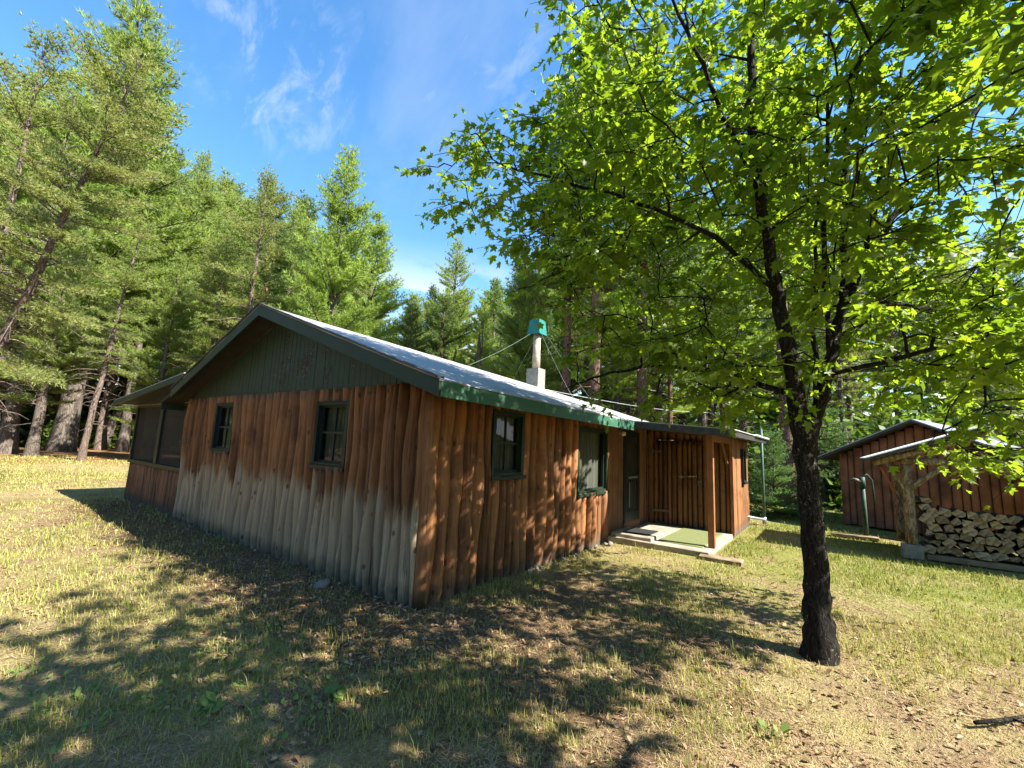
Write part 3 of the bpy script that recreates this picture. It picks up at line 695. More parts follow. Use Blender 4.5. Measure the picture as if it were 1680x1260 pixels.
for k in range(5):
    t_ = -0.2+0.1*k; cp.box((c0[0]-w0-.004, c0[1]+t_*1.0-.008, za), (c0[0]-w0+.02, c0[1]+t_+.008, za+.04))
cap = cp.build('chimney_cap', M['teal'], chim)
MB().box((c0[0]-.12, c0[1]-.08, zb+.001), (c0[0]+.10, c0[1]+.08, zb+.025)).build('cap_fold', M['galv'], chim)
for dx, dy, ex, ey in ((-.2, .1, 4.0, 3.2), (.22, -.2, 7.1, 1.5), (-.1, -.2, 6.1, 1.6), (.2, .2, 7.1, 4.6)):
    a = Vector((c0[0]+dx, c0[1]+dy, za)); e = Vector((ex, ey, zroof(ex, ey)))
    MB().tube([a.lerp(e, t_) - Vector((0, 0, 0.05*math.sin(math.pi*t_))) for t_ in np.linspace(0, 1, 8)], 0.0042, 5).build('guy_wire', M['wire'], chim)

# ------------------------------------------------------------------ slab, step, mats, plank
def rough_box(a, b, amp=0.008, seed=1, n=6):
    rr = random.Random(seed); mb = MB(); (x0, y0, z0), (x1, y1, z1) = a, b
    bm_v = []; fs = []
    ring = [(x0+(x1-x0)*i/n, y0) for i in range(n)] + [(x1, y0+(y1-y0)*i/n) for i in range(n)] + [(x1-(x1-x0)*i/n, y1) for i in range(n)] + [(x0, y1-(y1-y0)*i/n) for i in range(n)]
    k = len(ring); cx, cy_ = (x0+x1)/2, (y0+y1)/2
    for zz, ins in ((z0, 0), (z1-0.012, 0), (z1, 0.012)):
        for (x, y_) in ring:
            sx = -1 if x > cx else 1; sy = -1 if y_ > cy_ else 1
            bm_v.append((x+sx*ins+rr.uniform(-amp, amp), y_+sy*ins+rr.uniform(-amp, amp), zz+(rr.uniform(-amp, amp)*.4 if zz > z0 else 0)))
    for l in (0, 1):
        for i in range(k): fs.append((l*k+i, l*k+(i+1) % k, (l+1)*k+(i+1) % k, (l+1)*k+i))
    fs.append(tuple(range(2*k, 3*k)))
    return mb.add(bm_v, fs)
tag(rough_box((4.50, -1.74, -0.1), (6.60, -0.035, 0.085), .006, 2).build('concrete_slab', M['concrete']), 'low pale concrete slab under the entry canopy', 'slab')
tag(rough_box((4.56, -0.80, 0.0), (5.35, -0.06, 0.148), .006, 3).build('doorstep', M['concrete']), 'raised concrete doorstep in front of the dark screen door', 'step')
tag(rough_box((4.70, -0.70, 0.149), (5.28, -0.22, 0.163), .004, 4).build('doormat', M['black_mat']), 'small black rubber mat lying on the concrete doorstep', 'doormat')
tag(rough_box((4.75, -1.60, 0.0885), (6.42, -0.84, 0.100), .006, 5).build('carpet_mat', M['turf_mat']), 'faded green carpet strip spread on the entry slab', 'mat')
tag(rough_box((4.36, -2.22, -0.03), (4.60, -1.62, 0.05), .008, 6).build('timber_edging', M['plank']), 'weathered timber lying in the grass at the foot of the entry post', 'timber')

# vent pipe standing by the wing
vp = empty('vent_pipe', 'thin upright green pipe standing in the grass beside the wing', 'pipe', (9.2, -2.0, 0))
MB().tube([(0, 0, 0.17), (0, 0, 1.2), (0, 0, 2.38)], 0.032, 8).build('riser', M['green_pole'], vp, True)
MB().tube([(0, 0, .02), (0, 0, .175)], 0.045, 8).build('elbow', M['galv'], vp, True)
MB().tube([(-.02, 0.0, .12), (-.36, .16, .17), (-.68, .30, .22)], 0.03, 8).build('drain_arm', M['galv'], vp, True)

# power line
tag(MB().tube([Vector((6.9, 3.4, 3.3)).lerp(Vector((24, -4, 5.2)), t_) - Vector((0, 0, 1.0*math.sin(math.pi*t_))) for t_ in np.linspace(0, 1, 16)], 0.007, 5).build('power_cable', M['galv']),
    'thin pale overhead cable sagging behind the cabin roof', 'cable')

# ------------------------------------------------------------------ stones at the foot of the walls
def stone(seed, s):
    rr = random.Random(seed); vs = []; fs = []; n, m_ = 8, 5
    for j in range(m_+1):
        th = math.pi*j/m_
        for i in range(n):
            ph = 2*math.pi*i/n; q = 1+rr.uniform(-.22, .22)
            vs.append((s*q*math.sin(th)*math.cos(ph), s*.8*q*math.sin(th)*math.sin(ph), s*.6*q*math.cos(th)))
    for j in range(m_):
        for i in range(n): fs.append((j*n+i, j*n+(i+1) % n, (j+1)*n+(i+1) % n, (j+1)*n+i))
    return MB().add(vs, fs)
SM = [stone(k, 0.07).mesh('stone', M['rock'], True) for k in range(5)]
for k in range(15):
    x = 1.7 + 2.7*(k+random.random()*1.6)/15
    o = link('stone', SM[k % 5]); o.location = (x, -0.11-random.random()*.12, 0.015); o.rotation_euler = (random.random(), 0, random.random()*6); o.scale = [random.uniform(.3, .8)]*3
    tag(o, 'small pale stone at the foot of the sunny log wall', 'stone', 'stones along the foot of the front wall')
o = link('stone', SM[2]); o.location = (-0.30, 1.25, 0.02); o.scale = (1.5, 1.5, 1.3)
tag(o, 'single rounded stone lying in the leaf litter before the gable wall', 'stone')

# ------------------------------------------------------------------ outbuilding and woodshed
OA = R(-112.0)                                        # run of the front wall, seen from its far corner
odir = np.array([math.cos(OA), math.sin(OA)]); onrm = np.array([odir[1], -odir[0]])
if onrm[0] > 0: onrm = -onrm
oo = np.array([11.25, -3.58])
om_ = lambda u, d, z: (oo[0]+odir[0]*u+onrm[0]*d, oo[1]+odir[1]*u+onrm[1]*d, z)
OWD = 3.15; OEZ, OAZ = 1.80, 2.56
shed = empty('storage_shed', 'red brown board shed with low gable roof behind the firewood', 'shed', (0, 0, 0))
ztop = lambda u: OEZ + (OAZ-OEZ)*(1-abs(u-OWD/2)/(OWD/2)) - 0.04
mb, bk = log_wall(om_, 0, OWD, 0.03, ztop, (), (0.15, 0.19), 0.016, 0.003, seg=6, seed=41)
mb.build('board_wall', M['red_board'], shed, True)
zb_ = OEZ-.06; MB().add([om_(u, dd, z) for dd in (-.025, -.05) for u, z in ((0, .03), (OWD, .03), (OWD, zb_), (OWD/2, OAZ-.06), (0, zb_))], [(0,1,2,3,4), (9,8,7,6,5), (0,1,6,5), (1,2,7,6), (2,3,8,7), (3,4,9,8), (4,0,5,9)]).build('wall_backing', M['dark_wood'], shed)
for u in (0, OWD):
    s_ = MB(); s_.hexa([om_(u-.03, -3.2, 0), om_(u+.03, -3.2, 0), om_(u+.03, -.0, 0), om_(u-.03, 0, 0), om_(u-.03, -3.2, OEZ-.03), om_(u+.03, -3.2, OEZ-.03), om_(u+.03, 0, OEZ-.03), om_(u-.03, 0, OEZ-.03)])
    s_.build('side_wall', M['red_board'], shed)
MB().hexa([om_(0.04, -3.2, 0), om_(OWD-.04, -3.2, 0), om_(OWD-.04, -3.14, 0), om_(.04, -3.14, 0), om_(.04, -3.2, OEZ), om_(OWD-.04, -3.2, OEZ), om_(OWD-.04, -3.14, OEZ), om_(.04, -3.14, OEZ)]).build('rear_wall', M['red_board'], shed)
MB().tube([om_(OWD+.02, .03, z) for z in (0, .8, 1.7)], 0.09, 8).build('corner_post', M['red_trim'], shed, True)
for sgn in (0, 1):
    ue, ur = ((-0.42, OWD/2) if sgn == 0 else (OWD+.42, OWD/2)); sl = (OAZ-OEZ)/(OWD/2); ze = OEZ - .42*sl
    for nm, t0, t1, d0, d1, mt in (('roof', 0.0, .05, .35, -3.5, 'tarpaper'), ('roof_edge', .051, .075, .37, -3.52, 'galv')):
        MB().hexa([om_(ue, d0, ze+t0), om_(ur, d0, OAZ+t0), om_(ur, d1, OAZ+t0), om_(ue, d1, ze+t0), om_(ue, d0, ze+t1), om_(ur, d0, OAZ+t1), om_(ur, d1, OAZ+t1), om_(ue, d1, ze+t1)]).build(nm, M[mt], shed)

# woodshed: an open pole shelter, gable end towards the lawn
WS = empty('woodshed', 'open pole woodshed with low metal roof standing over the firewood', 'woodshed', (0, 0, 0))
ye, yr = -3.88, -5.95
zrw = lambda y_: 1.62 + (2.42-1.62)*(ye-y_)/(ye-yr) if y_ >= yr else 2.42 - (2.42-1.62)*(yr-y_)/(ye-yr)
for (a, b_) in ((ye, yr), (yr, 2*yr-ye)):
    MB().hexa([(7.05, a, zrw(a)), (8.9, a, zrw(a)), (8.9, b_, zrw(b_)), (7.05, b_, zrw(b_)), (7.05, a, zrw(a)+.05), (8.9, a, zrw(a)+.05), (8.9, b_, zrw(b_)+.05), (7.05, b_, zrw(b_)+.05)]).build('roof', M['tarpaper'], WS)
    MB().hexa([(7.03, a, zrw(a)+.052), (8.95, a, zrw(a)+.052), (8.95, b_, zrw(b_)+.052), (7.03, b_, zrw(b_)+.052), (7.03, a, zrw(a)+.07), (8.95, a, zrw(a)+.07), (8.95, b_, zrw(b_)+.07), (7.03, b_, zrw(b_)+.07)]).build('metal_sheet', M['white_metal'], WS)
pl = lambda a, b_, r0, r1, nm, mt='pole_wood': MB().tube([Vector(a).lerp(Vector(b_), t_)+Vector((random.uniform(-.012, .012), random.uniform(-.012, .012), 0)) for t_ in np.linspace(0, 1, 6)], list(np.linspace(r0, r1, 6)), 9).build(nm, M[mt], WS, True)
pl((7.33, -4.45, .22), (7.33, -4.45, 1.60), .085, .075, 'post')
pl((7.33, -7.55, .22), (7.33, -7.55, 1.75), .085, .075, 'post')
pl((8.7, -4.45, .1), (8.7, -4.45, 1.7), .085, .075, 'post'); pl((8.7, -7.55, .1), (8.7, -7.55, 1.75), .085, .075, 'post')
pl((7.30, -4.47, 1.18), (7.28, -4.95, 1.62), .05, .045, 'brace')
pl((7.25, -4.40, 1.15), (7.22, -4.18, 1.62), .022, .02, 'brace'); pl((7.45, -4.30, 1.05), (7.4, -4.10, 1.55), .018, .016, 'brace', 'red_trim')
pl((7.22, -4.0, 1.60), (7.22, yr, 2.34), .06, .05, 'rafter'); pl((7.22, -5.0, 1.76), (7.22, -7.6, 0.98), .055, .05, 'rafter')
pl((7.26, -4.4, 1.66), (7.26, -7.7, 1.68), .06, .06, 'tie_beam'); pl((7.33, -4.45, 1.62), (8.7, -4.45, 1.66), .06, .06, 'plate'); pl((7.33, -7.55, 1.7), (8.7, -7.55, 1.7), .06, .06, 'plate')
rough_box((7.21, -4.58, 0), (7.46, -4.31, .225), .012, 9).build('footing_block', M['grey_block'], WS)
rough_box((7.18, -7.72, 0), (7.50, -7.36, .23), .008, 10).build('footing_block', M['grey_block'], WS)

# firewood: every split log an object
def split_log(seed):
    rr = random.Random(seed); n = rr.choice((3, 4, 4, 5)); L = .42; k = []
    a0 = rr.random()*6; rad = .098
    for i in range(n):
        a = a0+2*math.pi*(i+rr.uniform(-.16, .16))/n; k.append((math.cos(a)*rad*rr.uniform(.8, 1.1), math.sin(a)*rad*rr.uniform(.62, .92)))
    out = []
    for i in range(n):                              # bow the bark side, chip the corners
        p, q = k[i], k[(i+1) % n]; out.append(p); out.append(((p[0]+q[0])/2*1.07+rr.uniform(-.006, .006), (p[1]+q[1])/2*1.07+rr.uniform(-.006, .006)))
    vs = [(x+rr.uniform(-.006, .006), a, b_) for x in (0, L) for a, b_ in out]; m_ = len(out)
    fs = [tuple(range(m_))[::-1], tuple(range(m_, 2*m_))] + [(i, (i+1) % m_, m_+(i+1) % m_, m_+i) for i in range(m_)]
    me = MB().add(vs, fs).mesh('firewood_log', M['firewood']); me.materials.append(M['fire_bark'])
    me.polygons.foreach_set('material_index', [0, 0]+[1]*m_); return me
FL = [split_log(k) for k in range(14)]
rw = random.Random(5); row = 0; z = 0.17
while z < 0.83:
    y_ = -4.68 - (0.08 if row % 2 else 0)
    while y_ > -7.3:
        s_ = rw.uniform(.75, 1.2); o = link('firewood_log', rw.choice(FL)); o.location = (7.38+rw.uniform(-.05, .05), y_, z+rw.uniform(-.018, .018)); o.scale = (1, s_, s_*rw.uniform(.85, 1.1)); o.rotation_euler = (rw.uniform(-.35, .35), rw.uniform(-.04, .04), rw.uniform(-.06, .06))
        tag(o, 'weathered split log stacked end on in the woodshed pile', 'firewood', 'split firewood stacked under the woodshed')
        y_ -= .160*s_
    z += .126; row += 1
for k in range(2):                                   # two stragglers on top of the near end
    o = link('firewood_log', FL[3+k]); o.location = (7.40, -4.66-.03*k, 0.88+.115*k); o.rotation_euler = (.3*k, 0, .1); o.scale = (1, .9, .85)
    tag(o, ['weathered split log resting on the near end of the pile', 'topmost split log of the little column beside the woodshed post'][k], 'firewood', 'split firewood stacked under the woodshed')
for k, (dx, dy, l) in enumerate(((7.36, -4.5, 0), (7.72, -4.5, 1))):
    tag(MB().box((dx, -7.5, 0.0), (dx+.1, -4.64, .085)).build('bearer_timber', M['plank']), ['grey timber bearer under the front of the firewood stack', 'grey timber bearer under the rear of the firewood stack'][k], 'timber')

# hand pump and planks
hp = empty('hand_pump', 'old green iron hand pump standing by the red shed', 'pump', (8.99, -3.9, 0))
MB().tube([(0, 0, 0), (-.02, 0, .5), (-.05, .01, 1.05)], .045, 10).tube([(-.05, .01, 1.05), (-.05, .01, 1.28)], [.062, .055], 10).build('standpipe', M['cast_green'], hp, True)
MB().tube([(-.05, .01, 1.18), (-.12, .14, 1.22), (-.15, .23, 1.17)], [.045, .035, .03], 8).build('spout', M['iron'], hp, True)
MB().tube([(-.05, .01, 1.27), (-.02, -.08, 1.34), (0.02, -.16, 1.22), (.03, -.18, .75)], [.016, .018, .016, .02], 6).build('pump_handle', M['cast_green'], hp, True)
tag(rough_box((8.80, -4.10, 0.0), (9.0, -3.30, .06), .006, 12).build('plank', M['plank']), 'sunlit plank lying in front of the green hand pump', 'plank')
tag(MB().beam((8.7, -4.15, .10), (8.35, -4.62, .12), .14, .03).build('plank', M['plank']), 'short plank leaning level beside the woodshed post', 'plank')

# ------------------------------------------------------------------ tree tools
def unit(a): return a/np.maximum(np.linalg.norm(a, axis=-1, keepdims=True), 1e-9)

def tubes(lines, mat, name, sides=6):
    """lines: list of (points (n,3), radii (n,)) -> one mesh"""
    V = []; F = []; off = 0
    for pts, rad in lines:
        pts = np.asarray(pts, float); rad = np.asarray(rad, float); k = len(pts)
        n = sides if rad[0] > 0.025 else 4
        if rad[0] > 0.09: n = 14
        d = unit(np.gradient(pts, axis=0)); ref = np.array([1.0, 0.13, 0.07]) if abs(d[0][0]) < .8 else np.array([0.1, 1, 0.05])
        a = unit(np.cross(d, ref)); b = np.cross(d, a)
        th = 2*np.pi*np.arange(n)/n
        ring = pts[:, None, :] + rad[:, None, None]*(a[:, None, :]*np.cos(th)[None, :, None] + b[:, None, :]*np.sin(th)[None, :, None])
        V.append(ring.reshape(-1, 3))
        i = np.arange(k-1)[:, None]*n; j = np.arange(n)[None, :]; j2 = (j+1) % n
        F.append(np.stack([i+j, i+j2, i+n+j2, i+n+j], -1).reshape(-1, 4)+off); off += k*n
    return np_mesh(name, np.concatenate(V), [np.concatenate(F)], mat, smooth=True)

def needles(cent, dirs, per, ln, wd, spread, mat, name, g, rnd=None):
    n = len(cent); c = np.repeat(cent, per, 0); d = np.repeat(dirs, per, 0)
    d = unit(d + spread*unit(g.normal(size=c.shape)) + np.array([0, 0, .12]))
    side = unit(np.cross(d, unit(g.normal(size=c.shape)))); l = ln*g.uniform(.6, 1.15, (len(c), 1)); w = wd*.5
    V = np.stack([c-side*w, c+side*w, c+d*l], 1).reshape(-1, 3)
    r = np.repeat(np.repeat(g.random(n) if rnd is None else rnd, per) * .7 + .3*g.random(n*per), 3)
    return np_mesh(name, V, [np.arange(len(V)).reshape(-1, 3)], mat, rnd=r)

def conifer(seed, H, r0, cb, Lmax, prof, whorl, nbr, el, curve, twd, per, ln, wd, spread, mat, bark, gap=0.12, dead=0, lean=0.0, jit=0.35, tw=0.38, step=0.17, nm='pine'):
    g = np.random.default_rng(seed); lines = []; C = []; D = []; RN = []
    k = 14; hz = np.linspace(0, H, k); bend = np.cumsum(g.normal(0, .012*H/k*2, (k, 2)), 0)
    tr = np.stack([bend[:, 0]+lean*np.sin(hz/H*2.6)*H*.05, bend[:, 1], hz], 1); tr[0, :2] = 0
    rad = r0*(1-hz/H)**.8 + .012; rad[0] *= 1.3
    lines.append((tr, rad)); tp = lambda z: np.array([np.interp(z, hz, tr[:, 0]), np.interp(z, hz, tr[:, 1]), z])
    z = cb*H
    while z < H*.985:
        t = (z/H-cb)/(1-cb)
        for b in range(g.integers(nbr-1, nbr+2)):
            if g.random() < gap: continue
            a = g.random()*6.283; L = max(.25, Lmax*prof(t)*g.uniform(1-jit, 1+jit*.45)); e = el[0]+(el[1]-el[0])*t + g.normal(0, .09)
            s = np.linspace(0, 1, 6); h = np.array([math.cos(a), math.sin(a), 0]); sd = np.array([-h[1], h[0], 0]); wv = g.normal(0, .06)
            P = tp(z+g.normal(0, whorl*.2))[None]+h[None]*(L*s*math.cos(e))[:, None]+sd[None]*(wv*L*s*s)[:, None]; P[:, 2] += L*s*math.sin(e)+curve*L*s*s
            rb = np.interp(z, hz, rad)*.32*min(1, L/Lmax+.25); lines.append((P, rb*(1-s*.85)+.004))
            ct = g.random()
            nt = max(3, int(L*twd)); bd = unit(P[-1]-P[-2])
            for st in np.linspace(.22, 1.0, nt):
                p = np.array([np.interp(st, s, P[:, q]) for q in range(3)])
                for sg in (-1, 1):
                    if st > .97: dv = bd if sg == 1 else None
                    else: dv = unit(bd*.75+sd*sg*g.uniform(.6, 1.0)+np.array([0, 0, g.normal(.08, .16)]))
                    if dv is None: continue
                    l = tw*L*(1-st*.72)*g.uniform(.6, 1.2)+.12; m = max(1, int(l/step))
                    q = (np.arange(m)+g.uniform(.5, 1.0))*l/m
                    C.append(p+dv*q[:, None]); D.append(np.repeat(unit(dv+np.array([0, 0, .25]))[None], m, 0)); RN.append(np.clip(np.full(m, ct)+g.normal(0, .18, m), 0, 1))
        z += whorl*g.uniform(.7, 1.3)*(1-.45*t)
    for b in range(dead):                            # bare lower branches
        zz = g.uniform(.12, max(.2, cb*1.5))*H; a = g.random()*6.283; L = Lmax*g.uniform(.25, .75); s = np.linspace(0, 1, 6)
        P = tp(zz)[None]+np.array([math.cos(a), math.sin(a), 0])[None]*(L*s)[:, None]; P[:, 2] += L*(.1*s-.35*s*s)+g.normal(0, .04, 6); lines.append((P, .022*(1-s)+.005))
        for q in range(3):
            p = P[g.integers(2, 5)]; v = unit(g.normal(size=3)*np.array([1, 1, .5])); lines.append((np.stack([p, p+v*L*.15, p+v*L*.3+[0, 0, -.05]]), np.array([.009, .006, .003])))
    C = np.concatenate(C); D = np.concatenate(D); RN = np.concatenate(RN)
    return tubes(lines, bark, nm+'_trunk'), needles(C, D, per, ln, wd, spread, mat, nm+'_crown', g, RN)

PROT = {}
wp = lambda t: (min(1, .55+t*2.2))*(1-t)**.75+.05
WPK = dict(ln=.27, wd=.038, spread=.85, mat=M['white_pine'], bark=M['bark_pine'], per=11, step=.135, twd=4.6, tw=.42)
JPK = dict(ln=.17, wd=.030, spread=1.0, mat=M['jack_pine'], bark=M['bark_jack'], per=11, step=.12, twd=5.2, tw=.42)
PROT['white_pine_a'] = conifer(1, 18, .30, .20, 3.7, wp, .56, 6, (.02, .75), .16, gap=.22, dead=14, **WPK)
PROT['white_pine_b'] = conifer(2, 18, .25, .10, 3.4, wp, .54, 6, (-.02, .8), .20, gap=.24, dead=10, **WPK)
PROT['white_pine_c'] = conifer(12, 18, .26, .28, 3.1, wp, .62, 5, (.0, .7), .18, gap=.28, dead=18, jit=.5, **WPK)
JP = lambda t: (.6+.6*t)*(1-t)**.6+.08
PROT['jack_pine_a'] = conifer(3, 15, .16, .36, 2.5, JP, .46, 5, (-.15, .6), .05, gap=.3, dead=46, jit=.55, **JPK)
PROT['jack_pine_b'] = conifer(4, 15, .16, .30, 2.8, JP, .46, 5, (-.1, .5), .08, gap=.28, dead=54, jit=.55, lean=1, **JPK)
PROT['red_pine'] = conifer(5, 19, .24, .42, 2.9, lambda t: (.75+.5*t)*(1-t)**.6+.06, .6, 5, (.05, .7), .18, 3.8, 13, .27, .038, 1.0, M['red_pine'], M['bark_red'], gap=.15, dead=26, jit=.4, step=.15)
PROT['spruce'] = conifer(6, 12, .15, .06, 2.1, lambda t: (1-t)**.9+.04, .34, 7, (-.25, .4), .14, 5.2, 10, .14, .032, .9, M['spruce'], M['bark_jack'], gap=.1, jit=.3, tw=.42)
PROT['young_spruce'] = conifer(7, 2.6, .04, .02, 1.05, lambda t: (1-t)**.85+.05, .15, 7, (-.05, .7), .12, 10, 12, .06, .013, .95, M['spruce'], M['bark_jack'], gap=.03, jit=.25, tw=.42, step=.06)

def plant(kind, name, x, y, H, label, cat='tree', group=None, rot=None, top=None):
    tm, cm = PROT[kind]; base = {'white_pine_a': 18, 'white_pine_b': 18, 'white_pine_c': 18, 'jack_pine_a': 15, 'jack_pine_b': 15, 'red_pine': 19, 'spruce': 12, 'young_spruce': 2.6}[kind]
    e = empty(name, label, cat, (x, y, -.05), group); s = H/base; e.scale = (s, s, s)
    rz = random.random()*6.28 if rot is None else rot
    if top is not None:
        e.rotation_mode = 'QUATERNION'; d = Vector(top).normalized()
        e.rotation_quaternion = Vector((0, 0, 1)).rotation_difference(d) @ Matrix.Rotation(rz, 3, 'Z').to_quaternion()
    else: e.rotation_euler = (0, 0, rz)
    link('trunk', tm, e); link('crown', cm, e)
    return e

def at(px, t):                                       # ground point seen in column px at forward depth t
    y = 712 + (px-420)*.0427
    d = FW + RT*(px-840)/FPX - UP*(y-630)/FPX
    p = CAM + d*t
    return p[0], p[1]

# trees one can tell apart
plant('white_pine_a', 'white_pine', 2.67, 37.2, 34, 'tallest white pine with thick grey trunk standing beyond the screened porch', rot=.4)
plant('jack_pine_a', 'jack_pine', 1.87, 26.5, 13, 'slim pale leaning pine trunk with dead lower twigs at the edge of the far lawn', top=(.06, -.03, 1))
plant('white_pine_c', 'white_pine', 5.84, 43.9, 24, 'far pale trunk leaning sharply beside the tip of the porch roof', top=(.22, -.10, 1))
plant('white_pine_c', 'white_pine', *at(20, 24), 24, 'tall airy white pine at the very edge of the view', rot=2.2)
plant('jack_pine_a', 'jack_pine', *at(-60, 15), 17, 'tall scraggly jack pine reaching over the far lawn corner', rot=.7)
plant('red_pine', 'red_pine', 4.0, 57.0, 30, 'dark shaded trunk standing deep in the wood behind the thick grey trunk')
jl0 = np.array([-2.28, 13.46, 4.15]); jl1 = np.array([-1.62, 11.65, 8.05]); jd = (jl1-jl0)/np.linalg.norm(jl1-jl0); jb = jl0 - jd*(jl0[2]/jd[2])
plant('jack_pine_b', 'jack_pine', jb[0], jb[1], 12.3, 'leaning reddish jack pine with olive boughs hanging over the lawn', top=tuple(jd), rot=1.0)
plant('jack_pine_a', 'jack_pine', *at(385, 21), 15.2, 'thin brownish jack pine full of bare twigs above the porch roof')
plant('jack_pine_b', 'jack_pine', *at(330, 23), 12.5, 'shorter olive jack pine close behind the gable roof slope')
plant('white_pine_b', 'white_pine', *at(528, 20), 16.3, 'bright green pointed white pine right behind the cabin ridge')
plant('white_pine_a', 'white_pine', *at(585, 23), 14.5, 'broad white pine just behind the lower half of the roof ridge')
plant('white_pine_c', 'white_pine', *at(733, 32), 17.6, 'slender white pine standing alone against the sky gap')
plant('white_pine_b', 'white_pine', *at(250, 24), 12.0, 'low bushy pine with light green boughs above the porch')
plant('white_pine_a', 'white_pine', *at(60, 23), 14.0, 'pine with bright boughs over the shaded far clearing')
plant('white_pine_c', 'white_pine', *at(205, 31), 21.0, 'second tall pine close beside the thick grey trunk')
plant('red_pine', 'red_pine', *at(975, 17), 20, 'big red barked pine rising behind the chimney')
plant('red_pine', 'red_pine', *at(925, 20), 20, 'reddish pine trunk nearest the chimney cap')
plant('red_pine', 'red_pine', *at(1055, 18), 21, 'dark red pine trunk half hidden by maple leaves')
plant('red_pine', 'red_pine', *at(1292, 15), 19, 'dark trunk directly behind the maple fork')
plant('spruce', 'spruce', *at(800, 26), 12, 'dark spruce behind the roof end')
plant('young_spruce', 'young_spruce', *at(1268, 12.2), 2.25, 'small bright young spruce between the wing and the maple trunk', rot=1)
plant('young_spruce', 'young_spruce', *at(1372, 15.2), 2.3, 'small young spruce against the corner of the red shed', rot=2)
plant('young_spruce', 'young_spruce', *at(1330, 17.0), 3.0, 'young spruce hidden behind the maple trunk', rot=3)
# a snapped snag
sx, sy = at(778, 23)
sn = empty('dead_snag', 'broken reddish dead trunk standing behind the roof', 'tree', (sx, sy, 0))
g9 = np.random.default_rng(9)
link('trunk', tubes([(np.stack([.06*np.sin(np.linspace(0, 4, 9)), .05*np.cos(np.linspace(0, 5, 9)), np.linspace(0, 7.6, 9)], 1), np.array([.20, .18, .17, .16, .15, .14, .13, .11, .04])),
     (np.array([[0, 0, 6.2], [.5, .2, 7.0], [.7, .5, 8.4]]), np.array([.06, .04, .02]))], M['bark_red'], 'snag'), sn)

# the wood all round
SILX = [-900, 100, 330, 360, 470, 560, 640, 690, 740, 790, 860, 1000, 1300, 1700, 2600]
SILY = [60, 120, 190, 260, 275, 330, 520, 440, 440, 470, 400, 330, 300, 380, 380]
def tallest(x, y):
    """height at which the wood's skyline runs over this spot"""
    for h in np.arange(38, 5, -.5):
        d = np.array([x, y, h]) - CAM; z = d@FW
        if z < .1: return 16
        if 630-FPX*(d@UP)/z >= np.interp(840+FPX*(d@RT)/z, SILX, SILY): return h
    return 5.5
rf = random.Random(12); spots = []
for _ in range(6000):
    if len(spots) >= 140: break
    az = rf.uniform(-32, 100); t_ = math.radians(az)
    near = 21 if 10 < az < 52 else (17 if az <= 10 else (27 if az < 68 else 44)); far = near + 26
    d = near + (far-near)*rf.random()**1.3
    x, y = CAM[0]+d*math.cos(t_), CAM[1]+d*math.sin(t_)
    if any((x-a)**2+(y-b)**2 < 2.3**2 for a, b, *_ in spots): continue
    # an open sky gap beside the lone white pine
    if 42.0 < az < 49.0 and rf.random() < .6: continue
    if 18 < az < 42 and rf.random() < .45: continue
    if 60 < az < 72 and rf.random() < .3: continue
    spots.append((x, y, d, az))
LB = {'white_pine': 'leafy green pine in the dense wood around the clearing', 'jack_pine': 'scruffy olive pine in the dense wood around the clearing', 'red_pine': 'dark straight red pine in the dense wood around the clearing', 'spruce': 'dark pointed spruce in the dense wood around the clearing'}
for x, y, d, az in spots:
    k = rf.choices(['white_pine_a', 'white_pine_b', 'white_pine_c', 'jack_pine_a', 'jack_pine_b', 'red_pine', 'spruce'], [3, 3, 3, 2, 2, 4, 3])[0]
    nm = k[:-2] if k[-2:] in ('_a', '_b', '_c') else k
    h = rf.uniform(.8, 1.0)*tallest(x, y)
    if nm == 'spruce': h *= .8
    if y < -5 and x < 22: h = min(h, max(4.0, (-9-y)/1.07))        # the sun reaches the lawn over these
    plant(k, nm, x, y, h, LB[nm], group={'white_pine': 'white pines of the wood', 'jack_pine': 'jack pines of the wood', 'red_pine': 'red pines of the wood', 'spruce': 'spruces of the wood'}[nm])

# the same wood closes the clearing behind the photographer (it shows in the window panes)
rb = random.Random(40)
for i in range(70):
    az = 102 + 224*(i+rb.random()*.8)/70; t_ = math.radians(az); d = rb.uniform(27, 42)
    k = rb.choice(['white_pine_a', 'white_pine_b', 'white_pine_c', 'jack_pine_b', 'red_pine', 'spruce']); nm = k[:-2] if k[-2:] in ('_a', '_b', '_c') else k
    plant(k, nm, CAM[0]+d*math.cos(t_), CAM[1]+d*math.sin(t_), rb.uniform(12, 17), 'pine or spruce of the wood behind the viewer across the lawn', group='trees behind the viewer')

